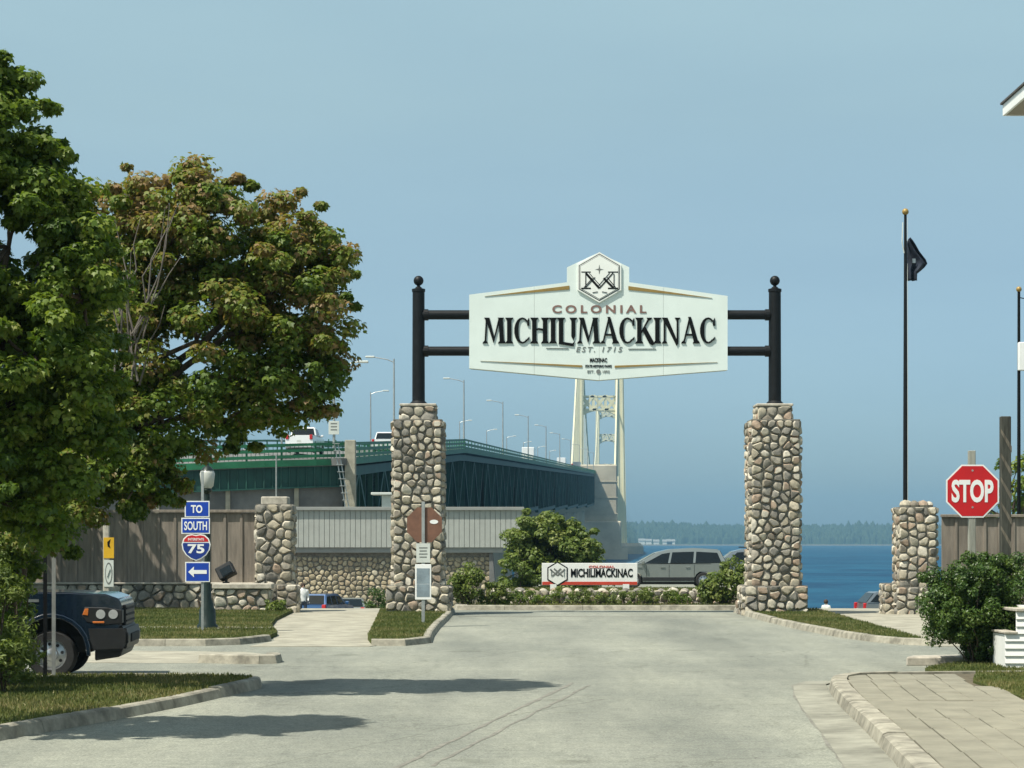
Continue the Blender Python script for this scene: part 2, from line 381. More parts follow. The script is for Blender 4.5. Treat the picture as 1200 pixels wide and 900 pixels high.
# ------------------------------------------------------------------ ground, lake, far shore
def tz(Y):
    pts = [(-400, -.08), (75.5, -.08), (90, -.8), (112, -2.1), (135, -2.5), (160, -3.3), (178, -5.0), (200, -8)]
    return float(np.interp(Y, [p[0] for p in pts], [p[1] for p in pts]))
YS = [-400, 0, 40, 75.5, 80, 85, 90, 96, 104, 112, 120, 135, 148, 160, 170, 178, 190, 200]
def sheet(name, x0, x1, ys, dz, mat):
    mb = MB(); vs = []; fs = []
    for y in ys: vs += [(x0, y, tz(y)+dz), (x1, y, tz(y)+dz)]
    for i in range(len(ys)-1): fs.append((2*i, 2*i+1, 2*i+3, 2*i+2))
    mb.add(vs, fs); return tag(mb.build(name, M[mat]), kind='structure')
sheet('ground', -900, 900, YS, 0, 'lawn')
sheet('parking_lot', -40, 60, [y for y in YS if 75 < y < 150], .012, 'asphalt')
m, nt, b = nodes('sand', .95, 0, .1); f, _ = noise(nt, 2, 5, .6, 'Pos'); nt.links.new(ramp(nt, f, [(.3, (.24, .21, .155)), (.7, (.34, .30, .23))]), b.inputs['Base Color'])
sheet('beach', -300, 300, [148, 160, 170, 178], .012, 'sand')
mb = MB(); mb.add([(-14000, 160, -4.6), (14000, 160, -4.6), (14000, 16000, -4.6), (-14000, 16000, -4.6)], [(0, 1, 2, 3)])
tag(mb.build('lake', M['lake_water']), kind='structure')
road_poly = [(-70, -60), (60, -60), (60, 73.2), (-70, 73.2)]
mb = MB(); mb.add([(p[0], p[1], 0) for p in road_poly], [(0, 1, 2, 3)]); tag(mb.build('road', M['asphalt']), kind='structure')
# far wooded shore: rising ground covered with thousands of small conifer and broadleaf tops
def far_forest(Y, x0, x1, n, seed):
    rng = np.random.default_rng(seed); hill = lambda x, d: (30+5*math.sin(x/420.+1)+3*math.sin(x/130.))*min(1, max(0, d)/330.)
    mb = MB(); xs = np.linspace(x0-500, x1+500, 120); ds = (0, 80, 180, 330, 700); vs = [(x, Y+d, hill(x, d)-2.5) for d in ds for x in xs]; m_ = len(xs)
    mb.add(vs, [(r*m_+i, r*m_+i+1, (r+1)*m_+i+1, (r+1)*m_+i) for r in range(len(ds)-1) for i in range(m_-1)]); tag(mb.build('far_hill', M['far_forest']), kind='structure')
    mb = MB()
    for _ in range(n):
        x = rng.uniform(x0, x1); d = 340*rng.random()**.7; h = rng.uniform(15, 25)*(1.25 if rng.random() < .06 else 1); r = h*rng.uniform(.22, .42); z = hill(x, d)-3; ph = rng.random()*6
        A = [(x+r*math.cos(ph+k*1.2566), Y+d+r*math.sin(ph+k*1.2566)) for k in range(5)]
        mb.add([(*p, z) for p in A]+[(x+(p[0]-x)*.8, Y+d+(p[1]-Y-d)*.8, z+h*.6) for p in A]+[(x, Y+d, z+h)], [(k, (k+1) % 5, 5+(k+1) % 5, 5+k) for k in range(5)]+[(5+k, 5+(k+1) % 5, 10) for k in range(5)])
    return tag(mb.build('distant_forest', M['far_forest']), 'hazy blue wooded shore across the lake', 'forest', kind='stuff')
far_forest(5200, -200, 1700, 6000, 3)
rng = random.Random(8)
mb = MB(); mb.slab([(-3000, 5120), (4200, 5120), (4200, 5230), (-3000, 5230)], -6, -1.8); tag(mb.build('far_beach', M['sand']), kind='structure')
for i, px in enumerate((752, 760, 769, 782, 786)):
    Y = 5140; w = rng.uniform(12, 22); h = rng.uniform(6, 9)
    t = thing('shore_house', 'tiny pale house on the far wooded shore', 'house', (X(px, Y), Y, -1.9), 0, 'pale houses along the far shore')
    mb = MB(); mb.box((0, 0, h/2), (w, 12, h)); mb.build('wall', M['plate_white'], t)
    mb = MB(); mb.add([(-w/2-1, -7, h), (w/2+1, -7, h), (w/2+1, 7, h), (-w/2-1, 7, h), (-w/2-1, 0, h+5), (w/2+1, 0, h+5)], [(0, 1, 5, 4), (2, 3, 4, 5), (0, 4, 3), (1, 2, 5), (0, 3, 2, 1)]); mb.build('roof', M['siding_trim'], t)

# ------------------------------------------------------------------ kerbs, lawns, walks
def offset_line(pts, d):
    out = []
    for i, p in enumerate(pts):
        a = Vector(pts[max(i-1, 0)]); b = Vector(pts[min(i+1, len(pts)-1)]); t = (b-a).normalized(); nrm = Vector((-t.y, t.x))
        out.append((p[0]+nrm.x*d, p[1]+nrm.y*d))
    return out
def resample(pts, step):
    out = []; acc = 0
    P = [Vector(p) for p in pts]; L = [0]
    for i in range(1, len(P)): L.append(L[-1]+(P[i]-P[i-1]).length)
    n = max(1, round(L[-1]/step)); xs = np.linspace(0, L[-1], n+1)
    return [(float(np.interp(s, L, [p.x for p in P])), float(np.interp(s, L, [p.y for p in P]))) for s in xs]
KB = []
def kerb(pts, w=.2, h=.15, step=2.2, mat='kerb_concrete', side=1, sub=3, seed=0, z=0):
    rg = random.Random(seed+len(KB)); root = tag(empty('kerb'), kind='structure'); KB.append(root)
    fine = resample(pts, step/sub)
    for i in range(0, len(fine)-1, sub):
        seg = [Vector(p) for p in fine[i:i+sub+1]]
        if len(seg) < 2: continue
        if i: seg[0] = seg[0]+(seg[1]-seg[0]).normalized()*.012
        o = offset_line([tuple(p) for p in seg], 0); inn = offset_line([tuple(p) for p in seg], w*side); lip = offset_line([tuple(p) for p in seg], .045*side)
        n = len(seg); dz = rg.uniform(-.012, .008); vs = []
        for k in range(n): vs += [(*o[k], z-.02), (*lip[k], z+h+dz-.02), ((lip[k][0]*.8+inn[k][0]*.2), (lip[k][1]*.8+inn[k][1]*.2), z+h+dz), (*inn[k], z+h+dz), (*inn[k], z-.02)]
        fs = []
        for k in range(n-1):
            for j in range(4): a = k*5+j; fs.append((a, a+1, a+6, a+5) if side > 0 else (a, a+5, a+6, a+1))
        fs += [(4, 3, 2, 1, 0), tuple((n-1)*5+j for j in range(5))]
        mb = MB(); mb.add(vs, fs); mb.build('kerb_block', M[mat], root, smooth=False)
    return root
def lawn(name, poly, z, dens=0, h=.05, seed=1, label='short mown grass on the verge', mat='lawn'):
    mb = MB(); mb.slab(poly, -.05, z); o = tag(mb.build(name, M[mat]), kind='structure')
    if dens: grass(poly, z-.004, dens, h, seed, o)
    return o
# near left corner verge
L_out = [(-7.6, 12), (-6.6, 18.5), (-5.69, 24.65), (-4.95, 27.4), (-4.41, 29.8), (-3.98, 32.3), (-3.76, 33.6), (-3.86, 34.35), (-4.3, 34.75), (-5.2, 34.9), (-9, 34.95), (-16, 35)]
kerb(L_out, side=1, step=2.0, seed=1)
inn = offset_line(L_out, .17)
lawn('verge', inn+[(-16, 12)], .125, 420, .07, 2)
# near right corner walk with kerb and gutter
R_out = [(3.0, 12), (3.55, 19), (4.02, 24.6), (4.2, 27), (4.36, 29.3), (4.62, 32.2), (4.86, 34.2), (5.15, 35.0), (5.6, 35.35), (6.6, 35.6), (9, 35.9), (14, 36.1)]
kerb(R_out, side=-1, step=2.4, w=.28, seed=5)
gut_in = offset_line(R_out[:8], .02); gut_out = offset_line(R_out[:8], .52)
mb = MB(); n = len(gut_in); mb.add([(*p, .006) for p in gut_out]+[(*p, .02) for p in gut_in], [(i, n+i, n+i+1, i+1) for i in range(n-1)]); tag(mb.build('gutter', M['gutter_concrete']), kind='structure')
walk_poly = offset_line(R_out, -.27)
base = walk_poly+[(14, 12)]
mb = MB(); mb.slab(base, -.03, .10); walk = tag(mb.build('pavement', M['bed_soil']), kind='structure')
# paving slabs laid in long strips beside the kerb
simple('paving', (.225, .215, .168), .9, 0, .14, 2.0, .2, bmp=.25)
simple('paving_tan', (.385, .35, .265), .9, 0, .14, 2.2, .2, bmp=.25)
smesh = MB().box((0, 0, 0), (.333, 1.424, .06)).mesh('paving_slab', bev=.008)
rg = random.Random(4); kx = [p[0] for p in walk_poly]; ky = [p[1] for p in walk_poly]
ang = math.atan2(4.86-4.02, 34.2-24.6)
r_edge = lambda y: 6.75 if y < 33 else 6.75+(y-33)*.14
bandsY = []
for r in range(-1, 17):
    y = 13.2+r*1.444+.7
    for c in range(9):
        xk = float(np.interp(y, ky[:7], kx[:7])); x = xk+.03+.175+c*.35
        if y > 35.1-max(0, .35-c*.09) or x > r_edge(y)+.05: continue
        if abs(y-27.64) < .72:
            if c == 0: MB().box((1.35, 0, .0), (2.72, 1.40, .064)).build('paving_band', M['paving'], walk, (xk+.03, y, .106), bev=.01).rotation_euler = (0, 0, -ang)
            continue
        o = bpy.data.objects.new('paving_slab', smesh); col.objects.link(o); o.parent = walk
        if not smesh.materials: smesh.materials.append(M['paving'])
        o.location = (x, y, .104+rg.uniform(-.004, .006)); o.rotation_euler = (rg.uniform(-.006, .006), rg.uniform(-.006, .006), -ang)
lawn('verge', [(6.85, 12), (6.85, 30), (6.9, 33.2), (7.4, 35.4), (14, 35.9), (14, 12)], .135, 380, .06, 3)
lawn('verge', [(7.0, 36.1), (7.0, 37.6), (8.0, 39.5), (14, 40.5), (14, 36.1)], .08, 380, .06, 7)
# pale kerb end across the side street, right
mb = MB(); mb.slab([(7.05, 39.7), (7.25, 40.2), (8.2, 40.5), (13, 40.9), (13, 40.3), (8.1, 39.8)], -.02, .16); tag(mb.build('kerb', M['capstone'], bev=.03), kind='structure')
# far left verge, walk, apron and refuge kerb
FL = [(-18, 47.2), (-12, 47.15), (-9, 47.15), (-6.6, 47.2), (-5.75, 47.9), (-5.35, 49.5)]
kerb(FL, side=1, step=2.6, seed=9)
FLp = offset_line(FL, .17)+[(-5.5, 52), (-6.2, 57), (-6.6, 62), (-6.9, 70.5), (-18, 70.9)]
lawn('verge', FLp, .11, 260, .07, 4)
mb = MB(); mb.slab([(-18, 55.2), (-5.9, 54.0), (-5.75, 54.0), (-5.85, 54.9), (-18, 56.1)], 0, .125); tag(mb.build('footpath', M['concrete']), kind='structure')
mb = MB(); mb.slab([(-5.55, 46.9), (-3.0, 46.9), (-2.7, 48), (-3.4, 60), (-4.25, 74.0), (-7.0, 74.0), (-6.6, 62), (-6.0, 55), (-5.3, 49.5)], -.05, .012); tag(mb.build('driveway', M['concrete']), kind='structure')
mb = MB(); mb.slab([(-8.4, 40.6), (-5.2, 40.5), (-4.6, 41.4), (-4.6, 43.2), (-5.4, 44.6), (-8.4, 45.2)], -.05, .008); tag(mb.build('apron', M['concrete']), kind='structure')
kerb([(-5.75, 40.6), (-5.0, 40.25), (-4.45, 40.2), (-4.2, 40.5), (-4.25, 41.2)], side=1, w=.3, h=.16, step=1.2, seed=3)
# island round the left gate pillar
IL = [(-3.0, 47.3), (-2.2, 47.3), (-1.75, 48.6), (-1.82, 52), (-1.84, 57), (-1.80, 62), (-1.78, 70)]
kerb(IL[:], side=1, step=2.2, seed=12)
lawn('verge', offset_line(IL, .17)+[(-4.15, 70), (-3.7, 60), (-3.25, 50)], .11, 260, .07, 5)
# island round the right gate pillar
IR = [(6.98, 70), (7.0, 66.2), (7.05, 62), (7.25, 56), (7.6, 51.5), (8.0, 49), (8.5, 47.7), (8.9, 47.3)]
kerb(IR, side=1, step=2.2, seed=15)
lawn('verge', offset_line(IR, .17)+[(8.95, 48.2), (9.1, 52), (9.3, 60), (9.55, 67), (9.6, 70)], .11, 260, .07, 6)
mb = MB(); mb.slab([(8.9, 47.0), (12.2, 47), (12.9, 52), (13.4, 66), (12.6, 74.0), (9.3, 74.0), (9.5, 67), (9.3, 60), (9.0, 50)], -.05, .012); tag(mb.build('driveway', M['concrete']), kind='structure')
lawn('verge', [(12.3, 47.2), (20, 47.2), (20, 70), (13.3, 70), (13.4, 64), (12.9, 52)], .10, 0)
# centre kerb, bed and raised ground behind the gate
kerb([(7.4, 72.2), (3, 72.3), (-1.75, 72.3), (-1.95, 73.2), (-1.95, 75)], side=-1, step=2.5, h=.16, w=.45, seed=20)
lawn('flower_bed', [(-1.7, 72.75), (9.2, 72.75), (9.2, 76.5), (-1.7, 76.5)], .10, 60, .10, 8, mat='bed_soil')
mb = MB(); mb.slab([(-.9, 76.35), (8.6, 76.35), (8.9, 81), (-.9, 81)], -1.5, .52); o = tag(mb.build('bank', M['lawn']), kind='structure')
grass([(-.9, 76.4), (8.6, 76.4), (8.9, 81), (-.9, 81)], .516, 120, .10, 9, o)
mb = MB(); mb.slab([(-.6, 81.02), (8.6, 81.02), (12.4, 112), (1.0, 112)], -3, .2); tag(mb.build('terrace', M['asphalt']), kind='structure')
# tar-sealed seams in the road
def seam(pts, w, seed):
    rg = random.Random(seed); P = resample(pts, .5); vs = []; fs = []
    for i, p in enumerate(P):
        ww = w*(.45+.8*rg.random())/2; j = rg.uniform(-.02, .02); vs += [(p[0]-ww+j, p[1], .004), (p[0]+ww+j, p[1], .004)]
        if i: fs.append((2*i-2, 2*i-1, 2*i+1, 2*i))
    mb = MB(); mb.add(vs, fs); tag(mb.build('tar_seam', M['tar']), kind='structure')
seam(gut_out[1:], .05, 7); seam([G(455, 905), G(530, 868), G(672, 800)], .07, 1); seam([G(505, 898), G(690, 803)], .05, 2)
def cross_seam(pts, w, seed):
    rg = random.Random(seed); P = resample(pts, .5); vs = []; fs = []
    for i, p in enumerate(P):
        ww = w*(.5+.8*rg.random())/2; vs += [(p[0], p[1]-ww, .004), (p[0], p[1]+ww, .004)]
        if i: fs.append((2*i-2, 2*i, 2*i+1, 2*i-1))
    mb = MB(); mb.add(vs, fs); tag(mb.build('tar_seam', M['tar']), kind='structure')
cross_seam([(-1.6, 66.2), (2, 66.0), (6.9, 65.6)], .30, 4)

# ------------------------------------------------------------------ the bridge
def bx(Y): return -5.5+.0615*(Y-260) if Y < 1333 else 60.5+.0478*(Y-1333)
def bz(Y):
    if Y < 260: return 6.6+.049*(Y-103)-1.1
    if Y < 1333: return 14.3+.0268*(Y-260)-1.1
    return 43.06-1.1+9*math.sin(min(1, (Y-1333)/1157)*math.pi)
br = thing('suspension_bridge', 'long green steel bridge with ivory towers reaching out across the lake', 'bridge')
def bpt(Y, off, dz): return Vector((bx(Y)+off, Y, bz(Y)+dz))
def along(mb, y0, y1, step, off, dz, w, h):
    y = y0
    while y < y1-1e-6: e = min(y+step, y1); mb.bar(bpt(y, off, dz), bpt(e, off, dz), w, h); y = e
BRK = [158, 260, 420, 620, 820, 1000, 1333, 1911, 2490]
for a, b2 in zip(BRK, BRK[1:]):
    mb = MB(); n = max(1, int((b2-a)/80)); ys = np.linspace(a, b2, n+1)
    for y, e in zip(ys, ys[1:]): mb.bar(bpt(y, -8, -.25), bpt(e, -8, -.25), 16, .5)
    mb.build('deck', M['abutment'], br)
def railing(a, b2, pstep, off, rails, mat='bridge_green', pick=0):
    mb = MB()
    for z, h in rails: along(mb, a, b2, 20 if b2-a < 200 else 60, off, z, .10, h)
    y = a
    while y < b2: mb.bar(bpt(y, off-.07*(1 if off >= 0 else -1), -.1), bpt(y, off-.07*(1 if off >= 0 else -1), 1.15), .12, .16); y += pstep
    if pick:
        y = a
        while y < b2: mb.bar(bpt(y, off-.05, .05), bpt(y, off-.05, 1.08), .035); y += pick
    mb.build('railing', M[mat], br)
R3 = [(1.06, .20), (.66, .22), (.24, .22), (-.22, .46)]
railing(159, 260, 3, .05, [(1.06, .22), (.66, .24), (.24, .24), (-.2, .5)], pick=.8)
for a, b2 in ((260, 420), (420, 620), (620, 1000), (1000, 1333)): railing(a, b2, 5, .05, [(1.05, .2), (.55, .3), (-.1, .7)])
railing(158, 1000, 6, -16.05, [(1.1, .2), (.6, .3), (-.1, .6)])
# the approach curves in from the left: rail, plate girder with stiffeners and abutment wall along a bend
ap = [(-11.75, 158.3), (-14, 156.9), (-17, 155.7), (-21, 154.8), (-27, 154.3), (-36, 154.6), (-50, 156.5), (-75, 163)]
ap = resample([tuple(p) for p in ap], 1.25)
def az(x): return bz(158)-.045*(-11.75-x) if x > -30 else bz(158)-.82-.02*(-30-x)
AP = [Vector((x, y, az(x))) for x, y in ap]
def off_(i, d, dz):                                   # d metres behind the outer rail
    a = AP[max(i-1, 0)]; b_ = AP[min(i+1, len(AP)-1)]; t = (b_-a); n_ = Vector((t.y, -t.x, 0)).normalized(); 
    if n_.y < 0: n_ = -n_
    return AP[i]+n_*d+Vector((0, 0, dz))
mb = MB()
for z, h in R3:
    for i in range(len(AP)-1): mb.bar(off_(i, 0, z), off_(i+1, 0, z), .10, h)
for i in range(len(AP)):
    if i % 2 == 0: mb.bar(off_(i, .08, -.1), off_(i, .08, 1.12), .14, .14)
    if i < len(AP)-1:
        for f_ in (.0, .25, .5, .75): q = off_(i, .06, 0).lerp(off_(i+1, .06, 0), f_); mb.bar(q+Vector((0, 0, .05)), q+Vector((0, 0, 1.05)), .035)
mb.build('railing', M['bridge_green'], br)
mb = MB()
for i in range(len(AP)-1): mb.bar(off_(i, .35, -1.2), off_(i+1, .35, -1.2), .12, 1.5); mb.bar(off_(i, .35, -1.95), off_(i+1, .35, -1.95), .5, .1); mb.bar(off_(i, .24, -1.9), off_(i, .24, -.5), .10, .14); q = off_(i, .24, 0).lerp(off_(i+1, .24, 0), .5); mb.bar(q+Vector((0, 0, -1.9)), q+Vector((0, 0, -.5)), .07, .12)
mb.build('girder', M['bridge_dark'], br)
mb = MB()
for i in range(len(AP)-1):
    a, b_ = off_(i, .1, -.5), off_(i+1, .1, -.5); c_, d_ = off_(i, 15, .75), off_(i+1, 15, .75)
    mb.add([a, b_, d_, c_]+[p_+Vector((0, 0, .5)) for p_ in (a, b_, d_, c_)], [(0, 1, 2, 3), (4, 7, 6, 5), (0, 4, 5, 1), (2, 6, 7, 3)])
mb.build('deck', M['abutment'], br)
mb = MB()
for i in range(len(AP)-1):
    a, b_ = off_(i, .7, -2), off_(i+1, .7, -2); mb.add([(a.x, a.y, -3.5), (b_.x, b_.y, -3.5), b_, a], [(0, 1, 2, 3)])
mb.build('abutment_wall', M['abutment'], br)
for i in range(3, len(AP), 4): q = off_(i, .6, -1.98); mb = MB(); mb.bar((q.x, q.y, -3.5), tuple(q), .3, .35); mb.build('pilaster', M['concrete'], br)
p = bpt(158.4, .12, 0); mb = MB(); mb.box((p.x+.1, 158.4, (p.z+1.3-3)/2), (.75, 1.0, p.z+1.3+3)); mb.build('pylon', M['concrete'], br, bev=.04)
# a stair stringer on the pylon
mb = MB()
for k in range(2): mb.bar((p.x-.7-k*.25, 157.2, p.z+1.0), (p.x+.45-k*.25, 156.6, p.z-5.5), .07, .10)
for k in range(14): t = k/13; mb.box((p.x-.82+1.15*t, 157-.5*t, p.z+1.0-6.5*t), (.5, .3, .04))
mb.build('stair', M['galv'], br)
# deck trusses, span by span
def truss(a, b2, panel, depth):
    mb = MB(); n = max(1, round((b2-a)/panel)); ys = np.linspace(a, b2, n+1); k = 1+a/900
    for off in (-.6, -15.4):
        along(mb, a, b2, panel, off, -1.0, .5, .7); along(mb, a, b2, panel, off, -depth, .5, .7)
        for i, y in enumerate(ys):
            mb.bar(bpt(y, off, -1), bpt(y, off, -depth), .4, .4)
            if i < n:
                z0, z1 = (-1, -depth) if i % 2 else (-depth, -1); mb.bar(bpt(y, off, z0), bpt(ys[i+1], off, z1), .35, .4)
                mb.bar(bpt((y+ys[i+1])/2, off, -1), bpt((y+ys[i+1])/2, off, -depth*.55), .25, .3)
    for y in ys:
        for dz in (-1, -depth): mb.bar(bpt(y, -.6, dz), bpt(y, -15.4, dz), .4, .6)
        mb.bar(bpt(y, -.6, -1), bpt(y, -15.4, -depth), .3); mb.bar(bpt(y, -.6, -depth), bpt(y, -15.4, -1), .3)
        for f_ in (.25, .5, .75): mb.bar(bpt(y, -16*f_, -1), bpt(y, -16*f_, -depth), .25)
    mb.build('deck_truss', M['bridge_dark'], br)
piers = [160, 225, 295, 365, 440, 520, 600, 690, 790, 900]
for a, b2 in zip(piers, piers[1:]): truss(a, b2, 8 if a < 300 else 11, 6+a*.008)
truss(900, 1333, 14, 10)
for y in piers[1:-1]:
    mb = MB(); d = 6+y*.008
    for off in (-3, -13): q = bpt(y, off, -d); mb.tube([(q.x, y, -6), (q.x, y, q.z)], [2.2, 1.6], 12)
    q = bpt(y, -8, -d); mb.box((q.x, y, q.z-.8), (14, 3.6, 1.6)); mb.build('pier', M['pier_concrete'], br)
# anchorage block, wider than the deck, with a battered back
q = bpt(900, 0, 0)
mb = MB(); mb.box((q.x-8, 915, 13), (34, 26, 42)); mb.box((q.x-8, 904, 2), (37, 10, 18)); mb.build('anchorage', M['pier_concrete'], br, bev=.5)
for z_ in (14, 20.5, 27): mb = MB(); mb.box((q.x-8, 915, z_), (34.5, 26.5, .35)); mb.build('string_course', M['pier_concrete'], br)
mb = MB(); mb.box((q.x-8, 915, -3), (42, 34, 6)); mb.build('footing', M['pier_concrete'], br)
# suspension towers
def tower(Y):
    c = bx(Y)-8; t = empty('tower', parent=br)
    for s in (-1, 1):
        mb = MB(); pr = [(-4.6, 13.2, 3.2, 7.5), (20, 12.9, 2.9, 6.5), (60, 12.4, 2.6, 5.6), (110, 11.9, 2.3, 4.8), (152, 11.6, 2.1, 4.2)]; vs = []; fs = []
        for z, off, w, d in pr: vs += [(c+s*off-w, Y-d, z), (c+s*off+w, Y-d, z), (c+s*off+w, Y+d, z), (c+s*off-w, Y+d, z)]
        for i in range(len(pr)-1):
            for k in range(4): a = i*4+k; b_ = i*4+(k+1) % 4; fs.append((a, b_, b_+4, a+4))
        fs.append((16, 17, 18, 19)); mb.add(vs, fs); mb.build('leg', M['tower_ivory'], t)
        mb = MB()                                     # proud cover plates give the legs their ribbed look
        for k in (-.55, .55):
            for i in range(len(pr)-1):
                z0, o0, w0, d0 = pr[i]; z1, o1, w1, d1 = pr[i+1]
                mb.bar((c+s*o0+k*w0, Y-d0-.2, z0), (c+s*o1+k*w1, Y-d1-.2, z1), .9, .5)
        mb.build('rib', M['tower_ivory'], t)
        mb = MB(); mb.lathe([(13, -6), (13, 2), (11, 4)], 20, (c+s*13.5, Y, -2)); mb.build('footing', M['pier_concrete'], t)
    for z, h, half in ((86, 9, 11), (120, 8, 10), (147, 7, 9.5)):
        mb = MB(); mb.box((c, Y, z+h/2-.6), (2*half, 5, 1.2)); mb.box((c, Y, z-h/2+.6), (2*half, 5, 1.2))
        nn = 3
        for i in range(nn):
            x0 = c-half+2*half*i/nn; x1 = c-half+2*half*(i+1)/nn
            mb.bar((x0, Y-1.5, z-h/2), (x1, Y-1.5, z+h/2), 2.0, 2.0); mb.bar((x0, Y-1.4, z+h/2), (x1, Y-1.4, z-h/2), 2.0, 2.0); mb.box((x1, Y, z), (1.6, 4.6, h))
        # arched underside
        A = [(c-half+2*half*i/10, z-h/2-3.6*abs(2*i/10-1)**2.2) for i in range(11)]
        mb.prism([(c-half, z-h/2+.2)]+A+[(c+half, z-h/2+.2)], Y-2.2, Y+2.2); mb.build('strut', M['tower_ivory'], t)
tower(1333); tower(2490)
for s in (-1, 1):
    x1 = bx(1333)-8+s*11.6; x2 = bx(2490)-8+s*11.6; x0 = bx(1180)-8+s*11.6
    pts = [Vector((x0+(x1-x0)*t, 1180+(1333-1180)*t, 38+(152-38)*t-5*math.sin(t*math.pi))) for t in np.linspace(0, 1, 15)]
    pts2 = [Vector((x1+(x2-x1)*t, 1333+1157*t, 152-92*(1-(2*t-1)**2))) for t in np.linspace(0, 1, 25)]
    mb = MB(); mb.tube(pts, .55, 6); mb.tube(pts2, .55, 6); mb.build('main_cable', M['tower_ivory'], br)
    for p in pts[1:-1]+pts2[1:-1]:
        zz = bz(p.y)
        if p.z > zz+1: mb = MB(); mb.tube([(p.x, p.y, zz), tuple(p)], .16, 4); mb.build('hanger', M['tower_ivory'], br)
# street lamps on the bridge
def bridge_lamp(Y, off, side, label, group, sign=False, k=1):
    p = bpt(Y, off, 0); H = 8.2; r = .09*k
    t = thing('street_lamp', label, 'street lamp', (p.x, p.y, p.z-.02), 0, group)
    mb = MB(); mb.tube([(0, 0, 0), (0, 0, H)], [r*1.2, r*.7], 8); mb.build('pole', M['galv'], t, smooth=True)
    mb = MB(); mb.tube([(0, 0, H*.74), (.5*side, 0, H*.80), (1.2*side, 0, H*.83), (1.7*side, 0, H*.84)] if sign else [(0, 0, H-.3), (.6*side, 0, H-.05), (1.7*side, 0, H+.15)], r*.5, 6); mb.build('arm', M['galv'], t)
    z = H*.84 if sign else H+.15
    mb = MB(); mb.box((2.05*side, 0, z+.02), (.8, .34*k, .16*k)); mb.build('lamp_head', M['plate_white'], t, bev=.04)
    if sign:
        mb = MB(); mb.box((0, -.14, 2.2), (.75, .03, .95)); s_ = mb.build('plate', M['plate_white'], t, bev=.01)
        for i in range(3): mb = MB(); mb.box((0, -.158, 2.5-.22*i), (.45, .006, .09)); mb.build('print_line', M['letter_grey'], s_)
bridge_lamp(158, -.9, 1, 'tall grey lamp post with small white plate on the green bridge rail', None, True)
for i, Y in enumerate([190, 262, 332, 402, 472, 545, 620, 700, 790, 880]):
    bridge_lamp(Y, -.3, -1, 'slender curved-arm lamp post along the right rail of the green bridge', 'lamps along the right rail of the bridge', k=.8+Y/1000)
for i, Y in enumerate([225, 297, 367, 437, 510, 582, 660, 745, 835]):
    bridge_lamp(Y, -15.7, 1, 'slender curved-arm lamp post along the far rail of the green bridge', 'lamps along the far rail of the bridge', k=.8+Y/1000)

# ------------------------------------------------------------------ fieldstone work
def stone_cells(W, H, sx, sy, seed, jit=.40, over=.03):
    rg = random.Random(seed); pts = []; y = 0; r = 0; rows = max(1, round(H/sy)); rh = H/rows
    for r in range(rows):
        nC = max(1, round(W/sx+rg.uniform(-.6, .6))); cw = W/nC; ph = rg.uniform(-.25, .25)*(nC > 1)
        for c in range(nC): pts.append(((c+.5+ph*((c > 0) and (c < nC-1))+rg.uniform(-jit, jit)*.8)*cw, (r+.5+rg.uniform(-jit, jit))*rh))
    cells = []
    for i, p in enumerate(pts):
        poly = [(-over, -.0), (W+over, -.0), (W+over, H), (-over, H)]
        for j, q in enumerate(pts):
            if i == j or abs(p[0]-q[0]) > 3*sx or abs(p[1]-q[1]) > 3*sy: continue
            nx, ny = q[0]-p[0], q[1]-p[1]; poly = clip(poly, (nx, ny), nx*(p[0]+q[0])/2+ny*(p[1]+q[1])/2)
            if len(poly) < 3: break
        if len(poly) >= 3: cells.append(poly)
    return cells
def stone_geo(poly, rg, joint, depth, nv=10):
    n = len(poly); cx = sum(p[0] for p in poly)/n; cy = sum(p[1] for p in poly)/n
    size = math.sqrt(abs(sum(poly[i][0]*poly[(i+1) % n][1]-poly[(i+1) % n][0]*poly[i][1] for i in range(n)))/2)
    k = max(.5, 1-joint/max(size, .05)); poly = [(cx+(p[0]-cx)*k, cy+(p[1]-cy)*k) for p in poly]
    for _ in range(2):
        q = []
        for i in range(len(poly)):
            a, b = poly[i], poly[(i+1) % len(poly)]
            w = .2 if _ else .15; q += [(a[0]*(1-w)+b[0]*w, a[1]*(1-w)+b[1]*w), (a[0]*w+b[0]*(1-w), a[1]*w+b[1]*(1-w))]
        poly = q
    P = resample(poly+[poly[0]], 1e-9+sum(math.dist(poly[i], poly[(i+1) % len(poly)]) for i in range(len(poly)))/nv)[:nv]
    nv = len(P); cx = sum(p[0] for p in P)/nv; cy = sum(p[1] for p in P)/nv
    d = depth*rg.uniform(.75, 1.3); tx, ty = rg.uniform(-.25, .25), rg.uniform(-.25, .25)
    rings = [(1.0, -.07), (1.0, .35), (.72, .92)]; vs = []
    for s_, dz in rings:
        for (x, y) in P:
            dx, dy = x-cx, y-cy; vs.append((dx*s_, dy*s_, (dz*d if dz > 0 else dz)+(tx*dx+ty*dy)*(dz > .5)*.5))
    vs.append((rg.uniform(-.02, .02), rg.uniform(-.02, .02), d)); fs = []
    for r in range(2):
        for i in range(nv): a = r*nv+i; b = r*nv+(i+1) % nv; fs.append((a, b, b+nv, a+nv))
    for i in range(nv): fs.append((2*nv+i, 2*nv+(i+1) % nv, 3*nv))
    return (cx, cy), vs, fs
